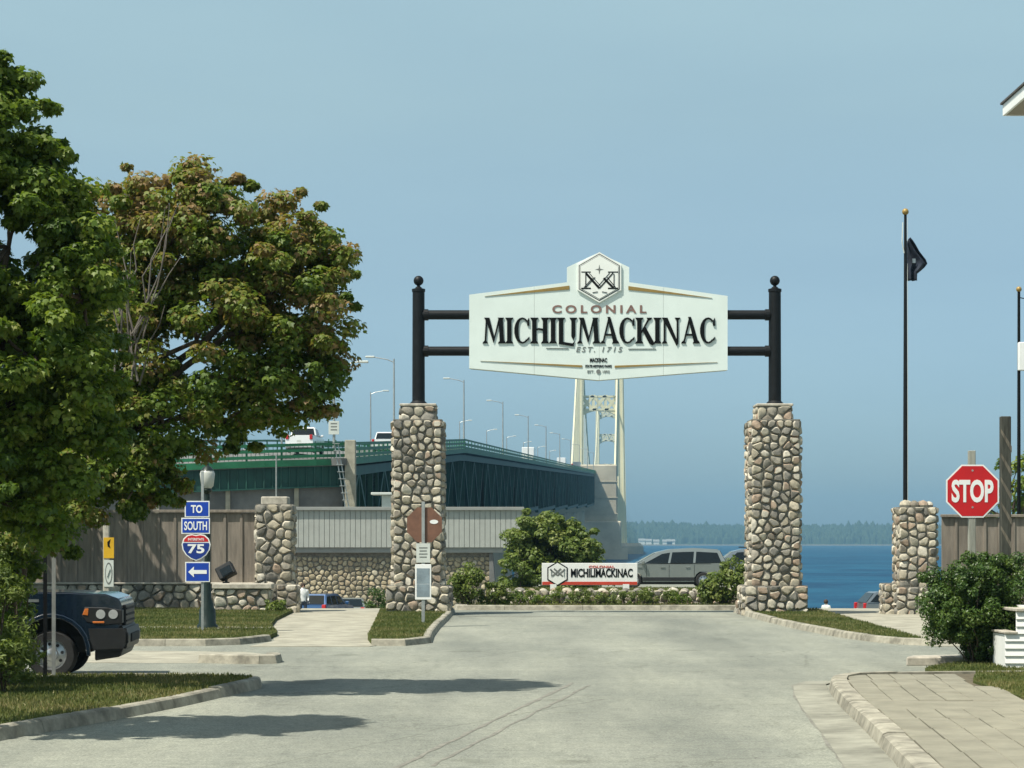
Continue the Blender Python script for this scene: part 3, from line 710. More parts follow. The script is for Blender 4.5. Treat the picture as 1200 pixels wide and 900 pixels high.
def stone_face(parent, org, u, W, H, sx, sy, seed, joint=.035, depth=.09, mat='fieldstone', joined=False, over=.03, name='stone'):
    """stones on an upright face: org lower corner, u unit vector along the face; outward = u x z"""
    rg = random.Random(seed+99); u = Vector(u).normalized(); v = Vector((0, 0, 1)); nrm = u.cross(v); org = Vector(org); J = MB()
    for poly in stone_cells(W, H, sx, sy, seed, over=over):
        (cx, cy), vs, fs = stone_geo(poly, rg, joint, depth, 10 if not joined else 8)
        c = org+u*cx+v*cy; pv = [u*a+v*b+nrm*d for a, b, d in vs]
        if joined: J.add([c+p for p in pv], fs)
        else: MB().add(pv, fs).build(name, M[mat], parent, c, smooth=True)
    if joined: tag(J.build(name, M[mat], parent, smooth=True), kind='stuff')
def stone_block(root, x0, x1, y0, y1, z0, z1, sx, sy, seed, faces='FLR', **kw):
    mb = MB(); mb.box(((x0+x1)/2, (y0+y1)/2, (z0+z1)/2), (x1-x0, y1-y0, z1-z0)); mb.build('core', M['mortar'], root)
    if 'F' in faces: stone_face(root, (x0, y0, z0), (1, 0, 0), x1-x0, z1-z0, sx, sy, seed, **kw)
    if 'R' in faces: stone_face(root, (x1, y0, z0), (0, 1, 0), y1-y0, z1-z0, sx, sy, seed+1, **kw)
    if 'L' in faces: stone_face(root, (x0, y1, z0), (0, -1, 0), y1-y0, z1-z0, sx, sy, seed+2, **kw)
def gate_pillar(xc, yf, seed, label, inner, outer):
    t = thing('gate_pillar', label, 'pillar', (xc, yf, 0), 0, None); w = .72; d = 1.44
    stone_block(t, -w, w, 0, d, .86, 5.92, .275, .232, seed, 'F'+inner); stone_face(t, (w, 0, .86) if outer == 'R' else (-w, d, .86), (0, 1 if outer == 'R' else -1, 0), d, 5.06, .305, .255, seed+5, joined=True)
    stone_block(t, -w-.22, w+.22, -.22, d+.22, -.05, .90, .33, .26, seed+10, 'F'+inner)
    stone_block(t, -.50, .50, .22, d-.22, 5.86, 6.36, .27, .23, seed+20, depth=.07)
    mb = MB(); mb.slab([(-.56, .16), (.56, .16), (.56, d-.16), (-.56, d-.16)], 6.35, 6.43); mb.build('cap', M['capstone'], t, bev=.02)
    mb = MB()
    for (ax, bx_, ay, by_) in ((-w-.02, w+.02, -.02, .24), (-w-.02, -.5, .24, d-.2), (.5, w+.02, .24, d-.2)): mb.slab([(ax, ay), (bx_, ay), (bx_, by_), (ax, by_)], 5.9, 5.94)
    mb.build('shoulder', M['mortar'], t)
    return t
PF = 67.2; XL = X(489.5, PF); XR = X(909, PF)
gate_pillar(XL, PF, 11, 'tall fieldstone gate pillar with a sign post in front of it', 'R', 'L'); gate_pillar(XR, PF, 47, 'tall fieldstone gate pillar standing before the open lake', 'L', 'R')

# ------------------------------------------------------------------ the overhead gate sign
YS_ = PF+.72; kS = F/YS_
def sp(px, py): return ((px-701)/kS, HC+(HY-py)/kS)          # sign plane, metres from its centre line
sg = thing('gate_sign', 'large white overhead sign reading COLONIAL MICHILIMACKINAC between black posts', 'sign', ((701-600)/kS, YS_, 0))
for px, nm in ((490.5, 'L'), (908, 'R')):
    x = sp(px, 0)[0]; mb = MB(); zt = sp(0, 338)[1]
    mb.lathe([(.30, 6.38), (.30, 6.44), (.235, 6.50), (.195, 6.54), (.185, zt-.12), (.205, zt-.10), (.205, zt-.02), (.12, zt), (.075, zt+.05)], 20, (x, 0, 0)); po = mb.build('post', M['iron'], sg, smooth=True)
    mb = MB(); zb = sp(0, 329)[1]; mb.lathe([(.05, zb-.2)]+[(.155*math.sin(a), zb-.155*math.cos(a)) for a in np.linspace(.35, 3.1, 9)], 16, (x, 0, 0)); mb.build('finial', M['iron'], po, smooth=True)
for pl, pr in ((490.5, 556), (846, 908)):
    for py in (369, 411.5):
        mb = MB(); a = sp(pl, py); b2 = sp(pr, py); mb.tube([(a[0], 0, a[1]), (b2[0], 0, b2[1])], .145, 14); mb.build('rail', M['iron'], sg, smooth=True)
        mb = MB(); e = a if pl < 600 else b2; s_ = 1 if pl < 600 else -1; mb.tube([(e[0]+s_*.16, 0, e[1]), (e[0]+s_*.30, 0, e[1])], .175, 14); mb.build('collar', M['iron'], sg)
outline = [sp(*p) for p in ((550, 346), (550, 432), (701, 446), (852, 434), (852, 347.5), (737, 331.5), (737, 314), (701, 297), (664.5, 314), (664.5, 331.5))]
def clip_concave(poly, x0, x1):
    return clip(clip(poly, (1, 0), x1), (-1, 0), -x0)
cuts = [-10, sp(626, 0)[0], sp(702, 0)[0], sp(777, 0)[0], 10]
FR = -.17
for a, b2 in zip(cuts, cuts[1:]):
    q = clip_concave(outline, a+.003, b2-.003); mb = MB(); mb.prism(q, FR, .12); mb.build('sign_panel', M['sign_white'], sg)
frame = MB(); frame.prism([(x*.992, (z-7)*.985+7) for x, z in outline], .121, .19); frame.build('back_frame', M['galv'], sg)
# lettering: strokes of a condensed wedge-serif face, each raised off the panel
class Glyph:
    def __init__(s): s.p = []
    def st(s, a, b, w0, w1=None):
        w1 = w0 if w1 is None else w1; s.p.append([(a[0]-w0/2, a[1]), (a[0]+w0/2, a[1]), (b[0]+w1/2, b[1]), (b[0]-w1/2, b[1])]); return s
    def serif(s, x, y, w, up, L=None):
        L = L or w*.5+.075; h = .055 if up else -.055
        s.p.append([(x-L, y), (x+L, y), (x+L*.92, y+h*.6), (x+w*.5, y+h*1.9), (x-w*.5, y+h*1.9), (x-L*.92, y+h*.6)]); return s
    def poly(s, *p): s.p.append(list(p)); return s
def gl(ch):
    g = Glyph(); T = .185; t = .075
    if ch == 'I': g.st((.15, 0), (.15, 1), T).serif(.15, 0, T, 1).serif(.15, 1, T, 0); return g, .30
    if ch == 'i': g.st((.13, .28), (.13, 1), T*.9).serif(.13, 1, T*.9, 0).poly((.045, .28), (.215, .28), (.13, .12)); return g, .27
    if ch == 'H':
        for x in (.15, .60): g.st((x, 0), (x, 1), T).serif(x, 0, T, 1).serif(x, 1, T, 0)
        g.poly((.15, .47), (.34, .53), (.60, .47), (.60, .56), (.34, .60), (.15, .55)); return g, .75
    if ch == 'L': g.st((.15, -.02), (.15, 1), T).serif(.15, 1, T, 0).poly((.04, -.02), (.68, -.12), (.72, .10), (.64, .0), (.15, .07)); return g, .50
    if ch == 'N':
        g.st((.12, 0), (.12, 1), t).serif(.12, 0, t, 1).serif(.66, 1, t, 0).st((.66, .0), (.66, 1), t).poly((.0, 1), (.24, 1), (.70, .0), (.62, -.1), (.12, .84)); return g, .77
    if ch == 'M':
        g.st((.10, 0), (.16, 1), t).serif(.10, 0, t, 1).poly((.05, 1), (.27, 1), (.50, .14), (.44, .02), (.15, .86))
        g.poly((.42, .06), (.49, .14), (.74, 1), (.66, 1)).st((.80, 0), (.74, 1), T).serif(.80, 0, T, 1).poly((.62, 1), (.88, 1), (.82, .93), (.68, .93)); return g, .92
    if ch == 'A':
        g.poly((.08, 0), (.145, 0), (.37, .82), (.33, .98)).poly((.30, 1.03), (.42, 1.03), (.74, 0), (.55, 0)).poly((.18, .30), (.60, .30), (.58, .37), (.2, .37)).serif(.11, 0, .06, 1, .10).serif(.645, 0, .19, 1, .15); return g, .74
    if ch == 'K':
        g.st((.15, 0), (.15, 1), T).serif(.15, 0, T, 1).serif(.15, 1, T, 0).poly((.20, .42), (.26, .40), (.62, 1), (.53, 1)).poly((.27, .52), (.40, .66), (.80, -.02), (.70, -.08), (.56, .0)).serif(.57, 1, .06, 0, .11); return g, .72
    if ch == 'C':
        n = 14; A = np.linspace(R(48), R(312), n)
        for i in range(n-1):
            q = []
            for a in (A[i], A[i+1]):
                w = .085+.10*max(0, -math.cos(a))**1.2; q.append(((.36+.34*math.cos(a), .5+.51*math.sin(a)), (.36+(.34-w)*math.cos(a), .5+(.51-w*.75)*math.sin(a))))
            g.poly(q[0][0], q[1][0], q[1][1], q[0][1])
        g.poly((.56, .70), (.66, .68), (.64, 1.0), (.58, .90)).poly((.54, .12), (.58, .2), (.66, .26), (.63, .12)); return g, .68
    return g, .3
def letters(word, px0, px1, py0, py1, mat, parent, depth=.03, track=.035):
    total = sum(gl(c)[1] for c in word)+track*(len(word)-1); x0, zb = sp(px0, py1); x1, zt = sp(px1, py0); sx = (x1-x0)/total; sz = zt-zb; cur = 0
    for c in word:
        g, adv = gl(c); mb = MB()
        for i, p in enumerate(g.p):
            q = [((cur+a)*sx+x0, zb+b*sz) for a, b in p]; mb.prism(q, FR-.001, FR-depth-i*.0007)
        mb.build('letter', M[mat], parent); cur += adv+track
letters('MICHILiMACKINAC', 566, 838, 373, 403, 'letter_black', sg)
def on_sign(s, px, py, pw, ph, mat, parent=None, **kw):
    x, z = sp(px, py); return text(s, parent or sg, mat, (x, FR-.008, z), w=pw/kS, h=ph/kS, depth=.014, **kw)
on_sign('COLONIAL', 702, 363, 110, 9.5, 'letter_brown', space=1.5, bold=.03)
on_sign('EST. 1715', 702, 410, 54, 6, 'letter_grey', space=1.3, shear=.2)
on_sign('MACKINAC', 701, 422.5, 20, 5, 'letter_black', bold=.03); on_sign('STATE HISTORIC PARKS', 701, 429.6, 31, 3, 'letter_black', bold=.03)
on_sign('EST.', 692, 436, 8, 3, 'letter_grey'); on_sign('1895', 710, 436, 8, 3, 'letter_grey')
x, z = sp(701, 436); mb = MB(); mb.prism([(x+.07*math.cos(a), z+.07*math.sin(a)) for a in np.linspace(0, 2*math.pi, 9)[:-1]], FR-.001, FR-.02); mb.build('emblem_mark', M['letter_grey'], sg)
def stripe(name, pts, mat, d=.02):
    mb = MB(); mb.prism([sp(*p) for p in pts], FR-.001, FR-d); mb.build(name, M[mat], sg)
stripe('gold_stripe', [(568, 348), (667, 335.5), (667, 340)], 'gold'); stripe('gold_stripe', [(834, 350), (736, 336), (736, 340.5)], 'gold')
stripe('gold_stripe', [(563, 423.5), (682, 428.6), (682, 431)], 'gold'); stripe('gold_stripe', [(840, 425), (720, 429), (720, 431.4)], 'gold')
stripe('rule', [(640, 408.2), (666, 408.6), (666, 409.4), (640, 409)], 'letter_grey'); stripe('rule', [(736, 409.2), (768, 409), (768, 409.8), (736, 410)], 'letter_grey')
hx = lambda r: [sp(702+r*.866*a, 326+r*b) for a, b in ((0, -1), (1, -.5), (1, .5), (0, 1), (-1, .5), (-1, -.5))]
em = None
for r, d0, d1, mt, nm in ((29.5, .001, .06, 'emblem_white', 'emblem'), (27.6, .059, .066, 'letter_black', 'emblem_border'), (26.6, .065, .072, 'emblem_white', 'emblem_field'), (25.8, .071, .078, 'letter_grey', 'emblem_border'), (25.2, .077, .084, 'emblem_white', 'emblem_field')):
    # the sign's own hexagon badge, layer on layer
    mb = MB(); mb.prism([(a, b2) for a, b2 in hx(r)], FR-d0, FR-d1); o = mb.build(nm, M[mt], sg if em is None else em); em = em or o
def mark(pts, mat='letter_black', d=.092): 
    mb = MB(); mb.prism([sp(*p) for p in pts], FR-.083, FR-d); mb.build('emblem_mark', M[mat], em)
def ln(a, b2, w=1.2, d=.092):
    dx, dy = b2[0]-a[0], b2[1]-a[1]; L = math.hypot(dx, dy); nx, ny = -dy/L*w/2, dx/L*w/2
    mark([(a[0]+nx, a[1]+ny), (b2[0]+nx, b2[1]+ny), (b2[0]-nx, b2[1]-ny), (a[0]-nx, a[1]-ny)], d=d)
EM = [((681, 320), (692, 320), 1.3), ((712, 320), (724, 320), 1.3), ((681, 339), (692, 339), 1.6), ((712, 339), (724, 339), 1.6),
      ((686, 321), (702, 339), 2.6), ((690, 321), (704, 337), .7), ((718, 321), (702, 339), 1.4), ((714, 321), (700, 337), .7), ((686, 338), (697, 326), .8), ((684, 338), (694, 327), .8),
      ((718, 338), (707, 327), 2.4), ((721, 338), (711, 326), .8), ((686, 322), (686, 338), .9), ((719, 322), (719, 338), .9), ((694, 344), (700, 343), .6), ((705, 343), (711, 344), .6)]
for i, (a, b2, w) in enumerate(EM): ln(a, b2, w, .088+i*.0008)
mark([(702, 311), (703, 316), (707, 317), (703, 318), (702, 323), (701, 318), (697, 317), (701, 316)], 'letter_grey', .0875)

# ------------------------------------------------------------------ fences with stone bases, low pillars, planter
def fence(name, label, x0, x1, Y, z0, z1, bw, seed, post_every=5):
    rg = random.Random(seed); t = thing(name, label, 'fence', (x0, Y, 0)); n = round((x1-x0)/bw); bw = (x1-x0)/n
    me = MB().box((0, 0, (z0+z1)/2), (bw-.006, .05, z1-z0)).mesh('board', bev=.004); bat = MB().box((0, 0, (z0+z1)/2-.03), (.085, .045, z1-z0-.06)).mesh('batten', bev=.005)
    for i in range(n):
        o = link('board', me, M['fence_wood'], t, ((i+.5)*bw, rg.uniform(-.006, .006), rg.uniform(-.012, .008)))
        link('batten', bat, M['fence_wood'], t, ((i+1)*bw if i < n-1 else (i+.9)*bw, -.046, 0))
    mb = MB(); mb.box(((x1-x0)/2, -.02, z1+.05), (x1-x0+.04, .22, .09)); mb.build('top_rail', M['fence_wood'], t, bev=.01)
    mb = MB(); mb.box(((x1-x0)/2, .05, z0+.25), (x1-x0, .05, .12)); mb.build('rail', M['fence_wood'], t)
    return t
FY = 71.2
fence('board_fence', 'brown board fence with vertical battens above the low stone wall', -23, -8.15, FY, .88, 3.16, .53, 3)
sw = thing('stone_wall', 'low fieldstone wall under the brown board fence beside the black pickup', 'wall', (-23, FY-.3, 0))
mb = MB(); mb.box((7.4, .25, .42), (14.8, .45, .92)); mb.build('core', M['mortar'], sw)
stone_face(sw, (7.0, 0, 0), (1, 0, 0), 7.8, .88, .36, .29, 5, depth=.08); stone_face(sw, (0, 0, 0), (1, 0, 0), 7.0, .88, .36, .29, 6, depth=.08, joined=True)
mb = MB(); mb.slab([(0, -.12), (14.8, -.12), (14.8, .5), (0, .5)], .87, .93); mb.build('cap', M['capstone'], sw, bev=.015)
lp = thing('stone_pillar', 'short fieldstone pillar with flat cap at the end of the left board fence', 'pillar', (X(321, 70), 70, 0))
stone_block(lp, -.55, .55, 0, 1.0, -.05, 3.42, .31, .27, 71, depth=.075)
mb = MB(); mb.slab([(-.42, .1), (.42, .1), (.42, .9), (-.42, .9)], 3.40, 3.66); mb.build('cap', M['capstone'], lp, bev=.03)
mb = MB(); mb.tube([(.02, .5, 3.6), (.02, .5, 5.0)], .022, 8); mb.build('rod', M['galv'], lp)
stone_block(lp, -.10, .78, -.55, -.02, -.05, .90, .30, .27, 77, depth=.07)
pl = thing('stone_planter', 'low fieldstone planter with wooden ledge before the short left pillar', 'planter', (X(285, 68.6), 68.4, .0))
stone_block(pl, -.85, .80, 0, .9, -.05, .78, .30, .25, 81, depth=.07)
mb = MB(); mb.box((0, .25, .86), (1.85, .75, .16)); mb.build('ledge', M['capstone'], pl, bev=.02)
fl = thing('floodlight', 'black box floodlight tilted up on the stone planter wall', 'floodlight', (X(264, 69.4), 69.6, .92))
mb = MB(); mb.box((0, 0, .02), (.2, .2, .06)); mb.bar((0, 0, 0), (0, 0, .25), .07); mb.build('bracket', M['black_trim'], fl)
mb = MB(); mb.box((0, 0, .38), (.55, .34, .42), M=Matrix.Rotation(R(-28), 3, 'Y')@Matrix.Rotation(R(-15), 3, 'X')); mb.build('housing', M['black_trim'], fl, bev=.03)
mb = MB(); mb.box((.02, -.19, .41), (.36, .02, .24), M=Matrix.Rotation(R(-28), 3, 'Y')@Matrix.Rotation(R(-15), 3, 'X')); mb.build('glass', M['car_glass'], fl)
rp = thing('stone_pillar', 'short fieldstone pillar at the end of the right board fence, beside the lake', 'pillar', (X(1075.5, 68), 68, 0))
stone_block(rp, -.56, .56, 0, 1.05, .8, 3.3, .27, .245, 91, depth=.075); stone_block(rp, -.66, .62, -.1, 1.1, -.05, .85, .30, .25, 95, depth=.08)
stone_block(rp, -1.0, -.64, .05, .9, -.05, .95, .28, .22, 97, depth=.07)
for i, (dx, dy, s_) in enumerate(((-.36, .2, .22), (-.08, .16, .2), (.2, .2, .21), (-.2, .6, .22), (.2, .6, .2), (.42, .4, .17))):
    mb = MB(); mb.lathe([(s_*.8*math.sin(a), -s_*.7*math.cos(a)) for a in np.linspace(.2, 2.95, 5)], 8); mb.build('cap_stone', M['fieldstone'], rp, (dx, dy, 3.36), smooth=True)
fence('board_fence', 'brown board fence with vertical battens behind the stop sign', 13.55, 24, 70, .2, 3.0, .46, 8)

# ------------------------------------------------------------------ visitor building under the bridge
vb = thing('visitor_building', 'low grey sided building on tan fieldstone walls under the green bridge', 'building', (-13.13, 130, -2.45)); VZ = 1.2; vb.scale = (1.368, 1.368, 1.368)
mb = MB(); mb.box((5.0, 2.55, VZ+2.8), (9.98, 5, 1.58)); mb.build('fascia_backing', M['siding_trim'], vb)
me = MB().box((0, 0, 0), (.205, .06, 1.60)).mesh('board', bev=.004)
for i in range(45): link('siding_board', me, M['siding_grey'], vb, (.12+i*.222, .02, VZ+2.80))
link('siding_board', me, M['siding_grey'], vb, (9.90, -.01, VZ+2.6))
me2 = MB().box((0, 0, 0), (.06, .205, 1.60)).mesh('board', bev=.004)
for i in range(22): link('siding_board', me2, M['siding_trim'], vb, (10.02, .12+i*.222, VZ+2.80))  # same siding on the right return, its shade painted in with the darker grey
mb = MB(); mb.box((5.02, 2.5, VZ+3.66), (10.2, 5.3, .14)); mb.build('roof_edge', M['siding_trim'], vb, bev=.01)
mb = MB(); mb.box((4.6, .62, VZ+1.92), (9.2, 1.05, .30)); mb.build('lower_fascia', M['siding_trim'], vb, bev=.01)
mb = MB(); mb.box((4.6, .30, VZ+2.02), (9.25, .5, .08)); mb.build('ledge', M['siding_grey'], vb)
mb = MB(); mb.box((4.4, 2.6, VZ+.3), (8.6, 4.4, 3.0)); mb.build('wall_core', M['mortar'], vb)
stone_face(vb, (.1, .39, -.3), (1, 0, 0), 8.6, 3.1, .25, .21, 31, joint=.03, depth=.06, mat='tanstone', joined=True)
mb = MB(); mb.add([(8.62, .2, -.4), (9.05, .2, -.4), (8.75, .2, 3.0), (8.62, .2, 3.0), (8.62, 4, -.4), (9.05, 4, -.4), (8.75, 4, 3.0), (8.62, 4, 3.0)], [(0, 1, 2, 3), (1, 5, 6, 2), (5, 4, 7, 6), (4, 0, 3, 7), (3, 2, 6, 7)]); mb.build('buttress', M['abutment'], vb)
hb = thing('roof_hut', 'small pale hut with overhanging roof seen behind the left gate pillar', 'hut', (X(462, 150), 150, 3.2))
mb = MB(); mb.box((0, 0, 1.0), (1.6, 1.6, 2.4)); mb.build('wall', M['plate_white'], hb); mb = MB(); mb.box((-.2, 0, 2.3), (2.6, 2.4, .16)); mb.build('roof', M['plate_white'], hb, bev=.02)
mb = MB(); mb.box((0, 0, -3.2), (1.6, 1.6, 6.1)); mb.build('base', M['abutment'], hb)
# retaining wall behind the kerb
rw = thing('retaining_wall', 'low dry fieldstone retaining wall behind the flower bed', 'wall', (-.75, 76.0, 0))
mb = MB(); mb.box((4.8, .25, .22), (9.6, .4, .60)); mb.build('core', M['mortar'], rw)
stone_face(rw, (0, .05, -.02), (1, 0, 0), 9.7, .60, .30, .21, 61, depth=.08)
for i in range(24):
    rgx = random.Random(i); s_ = rgx.uniform(.12, .2); mb = MB(); mb.lathe([(s_*math.sin(a), -s_*.55*math.cos(a)) for a in np.linspace(.2, 2.95, 5)], 9); mb.build('cap_stone', M['fieldstone'], rw, (.2+i*.405, .2+rgx.uniform(-.05, .05), .56), smooth=True)

# ------------------------------------------------------------------ low banner sign in the bed
bs = thing('low_sign', 'white low sign with red band and hexagon reading MICHILIMACKINAC', 'sign', (X(691, 77.2), 77.2, .5)); kB = F/77.2
W_ = 112/kB; H_ = 26/kB
mb = MB(); mb.box((0, 0, .22+H_/2), (W_, .06, H_)); mb.build('panel', M['white_paint'], bs, bev=.008)
mb = MB(); mb.box((0, -.034, .22+.07), (W_-.02, .008, .11)); mb.build('red_band', M['banner_red'], bs)
for s_ in (-1, 1): mb = MB(); mb.box((s_*W_*.38, 0, .08), (.22, .09, .36)); mb.build('foot', M['white_paint'], bs)
for r, y0, mt in ((.43, -.038, 'letter_black'), (.38, -.044, 'emblem_white')):
    mb = MB(); mb.prism([(-1.12+r*.95*a, .22+H_*.52+r*b2) for a, b2 in ((0, 1), (.866, .5), (.866, -.5), (0, -1), (-.866, -.5), (-.866, .5))], y0, y0-.006); mb.build('hexagon', M[mt], bs)
for k, (a, b2) in enumerate((((-1.38, .78), (-1.12, .56)), ((-.86, .78), (-1.12, .56)), ((-1.34, .54), (-1.34, .8)), ((-.9, .54), (-.9, .8)), ((-1.3, .54), (-1.0, .80)), ((-.94, .54), (-1.24, .80)))):
    mb = MB(); mb.bar((a[0], -.055-k*.001, a[1]), (b2[0], -.055-k*.001, b2[1]), .006, .05); mb.build('hexagon_mark', M['letter_grey'], bs)
text('MICHILIMACKINAC', bs, 'letter_black', (.42, -.036, .22+H_*.56), w=2.15, h=.30, bold=.03, depth=.012)
text('COLONIAL', bs, 'banner_red', (.42, -.036, .22+H_*.83), w=.9, h=.09, bold=.02, depth=.012)

# ------------------------------------------------------------------ road signs
def ngon(n, r, ph, cx=0, cz=0): return [(cx+r*math.cos(ph+2*math.pi*i/n), cz+r*math.sin(ph+2*math.pi*i/n)) for i in range(n)]
ys = 41.0; ks = F/ys
st = thing('stop_sign', 'red octagonal STOP sign on a wooden post behind the round bush', 'sign', (X(1139.5, ys), ys, .05)); zc = Z(575.5, ys)-.05; rr = 31/ks/math.cos(R(22.5))
mb = MB(); mb.box((0, .06, (zc+.75)/2), (.125, .125, zc+.75)); mb.build('post', M['grey_wood'], st, bev=.008)
mb = MB(); mb.prism(ngon(8, rr, R(22.5), 0, zc), -.012, -.006); pn = mb.build('plate', M['white_paint'], st)
mb = MB(); mb.prism(ngon(8, rr*.945, R(22.5), 0, zc), -.012, -.015); mb.build('face', M['sign_red'], pn)
text('STOP', pn, 'white_paint', (0, -.018, zc), w=rr*1.46, h=rr*.80, bold=.035, depth=.006)
for dz in (-.3, .38): mb = MB(); mb.tube([(0, -.02, zc+dz), (0, -.012, zc+dz)], .02, 8); mb.build('bolt', M['galv'], pn)
# route sign assembly
yr = 52.5; kr = F/yr; rs = thing('route_sign', 'blue route signs reading TO SOUTH Interstate 75 with white arrow', 'sign', (X(237, yr), yr, .09)); x0 = X(237, yr)
def rz(py): return Z(py, yr)-.09
def rx(px): return X(px, yr)-x0
mb = MB(); mb.box((0, .04, 1.9), (.06, .045, 3.8)); mb.build('post', M['galv'], rs)
def plate(px0, px1, py0, py1, mat, parent, name='plate', y=0.0, b=.012):
    cx, cz = rx((px0+px1)/2), rz((py0+py1)/2); w, h = (px1-px0)/kr, (py1-py0)/kr
    mb = MB(); mb.box((cx, y, cz), (w, .006, h)); o = mb.build(name, M['white_paint'], parent, bev=.001)
    mb = MB(); mb.box((cx, y-.0045, cz), (w-.05, .004, h-.05)); mb.build('face', M[mat], o); return o, cx, cz
o, cx, cz = plate(216.5, 245.5, 587, 606, 'sign_blue', rs); text('TO', o, 'white_paint', (rx(230.5), -.010, cz), h=.19, w=.27, bold=.03, depth=.004)
o, cx, cz = plate(212.5, 246, 606.8, 625.5, 'sign_blue', rs); text('SOUTH', o, 'white_paint', (cx, -.010, cz), h=.21, w=.54, bold=.02, depth=.004)
o, cx, cz = plate(217, 246, 658.5, 682, 'sign_blue', rs)
mb = MB(); mb.prism([(cx-.22, cz), (cx-.08, cz+.13), (cx-.09, cz+.045), (cx+.22, cz+.045), (cx+.22, cz-.045), (cx-.09, cz-.045), (cx-.08, cz-.13)], -.008, -.013); mb.build('arrow', M['white_paint'], o)
def shield(s):
    P = [(-.62, 1), (-.3, 1.08), (0, 1.0), (.3, 1.08), (.62, 1), (.88, .72), (1, .25), (.93, -.2), (.7, -.62), (.36, -.92), (0, -1.08), (-.36, -.92), (-.7, -.62), (-.93, -.2), (-1, .25), (-.88, .72)]
    cx, cz = rx(229.8), rz(641.5); a, b2 = 17/kr*s, 14.4/kr*s; return [(cx+x*a, cz+z*b2) for x, z in P], cx, cz, a, b2
P, cx, cz, a, b2 = shield(1); mb = MB(); mb.prism(P, -.003, .003); sh = mb.build('shield', M['white_paint'], rs)
P, cx, cz, a, b2 = shield(.92); lowp = clip(P, (0, 1), cz+.40*b2); topp = clip(P, (0, -1), -(cz+.50*b2))
mb = MB(); mb.prism(lowp, -.003, -.008); mb.build('face', M['shield_blue'], sh); mb = MB(); mb.prism(topp, -.003, -.008); mb.build('band', M['sign_red'], sh)
text('75', sh, 'white_paint', (cx, -.010, cz-.12*b2), h=b2*.82, w=a*1.25, bold=.03, depth=.004); text('INTERSTATE', sh, 'white_paint', (cx, -.010, cz+.72*b2), h=b2*.22, w=a*1.2, bold=.02, depth=.004)
# dark green lamp with frosted globe
yl = 54.0; lm = thing('park_lamp', 'dark green post lamp with frosted globe behind the blue route signs', 'street lamp', (X(243, yl), yl, .1)); gz = Z(557, yl)-.1
mb = MB(); mb.lathe([(.26, 0), (.26, .08), (.21, .14), (.20, .45), (.16, .55), (.15, .62), (.10, .75), (.075, 1.3), (.06, gz-.45), (.11, gz-.40), (.12, gz-.36), (.06, gz-.3)], 16); mb.build('post', M['lamp_green'], lm, smooth=True)
mb = MB(); mb.lathe([(.09, gz-.32), (.15, gz-.26), (.17, gz-.1), (.185, gz+.04), (.15, gz+.12), (.08, gz+.16)], 16); mb.build('globe', M['globe'], lm, smooth=True)
mb = MB(); mb.lathe([(.165, gz+.115), (.11, gz+.19), (.04, gz+.24), (.03, gz+.32), (.005, gz+.38)], 12); mb.build('cap', M['lamp_green'], lm, smooth=True)
mb = MB(); mb.slab([(-.35, -.35), (.35, -.35), (.35, .35), (-.35, .35)], -.02, .03); mb.build('base_pad', M['concrete'], lm)
# pale post with yellow and grey plates
yp = 60.0; kp = F/yp; yw = thing('sign_post', 'pale wooden post with small yellow plate above a grey oval plate', 'sign', (X(124, yp), yp, .1)); 
mb = MB(); mb.box((0, .08, 1.28), (.16, .14, 2.56)); mb.build('post', M['capstone'], yw, bev=.01)
mb = MB(); mb.box((X(127.5, yp)-X(124, yp), 0, Z(642, yp)-.1), (.28, .012, .56)); o = mb.build('yellow_plate', M['sign_yellow'], yw)
mb = MB(); mb.prism([(.04, 2.12), (.13, 2.2), (.10, 2.05), (.13, 1.95), (.05, 2.0)], -.008, -.011); mb.build('symbol', M['letter_black'], o)
cz = Z(672, yp)-.1; mb = MB(); mb.box((.08, 0, cz), (.26, .012, .72)); o = mb.build('oval_plate', M['plate_white'], yw)
ring = ngon(20, 1, 0); mb = MB(); mb.prism([(.08+.10*a, cz+.30*b2) for a, b2 in ring], -.007, -.010); mb.build('oval', M['letter_grey'], o); mb = MB(); mb.prism([(.08+.075*a, cz+.25*b2) for a, b2 in ring], -.010, -.013); mb.build('oval_field', M['plate_white'], o)
mb = MB(); mb.bar((.04, -.014, cz-.1), (.12, -.0145, cz+.12), .005, .04); mb.build('symbol', M['letter_grey'], o)
# back of the stop sign and plates before the left pillar
yb = 57.8; kb = F/yb; bk = thing('sign_post', 'galvanised sign post with brown sign back and white plates before the gate pillar', 'sign', (X(496, yb), yb, .1))
def bzz(py): return Z(py, yb)-.1
mb = MB(); mb.box((0, 0, (bzz(588))/2), (.085, .05, bzz(588))); mb.build('post', M['galv'], bk, bev=.006)
c = bzz(615); mb = MB(); mb.prism(ngon(8, 20.5/kb/math.cos(R(22.5)), R(22.5), .03, c), .03, .036); o = mb.build('sign_back', M['sign_back'], bk)
mb = MB(); mb.prism([(X(508.5, yb)-X(496, yb)+.11*a, bzz(611.5)+.055*b2) for a, b2 in ring], .022, .029); mb.build('sticker', M['white_paint'], o)
mb = MB(); mb.box((0, -.03, bzz(648)), (.36, .008, .50)); o = mb.build('plate', M['plate_white'], bk)
for i, (s_, w) in enumerate((('ONE', .2), ('WAY', .2), ('EXIT', .2))): pass
for i in range(4): mb = MB(); mb.box((0, -.036, bzz(642)-.08*i), (.22-.03*(i % 2), .003, .03)); mb.build('print_line', M['letter_grey'], o)
mb = MB(); mb.box((0, -.03, bzz(682)), (.42, .02, .92)); o = mb.build('map_panel', M['white_paint'], bk, bev=.006)
for a, b2 in ((675, 11), (692, 9)):
    mb = MB(); mb.box((0, -.042, bzz(a)), (.34, .004, b2*2/kb*.82)); mb.build('map_sheet', M['map_blue'], o)
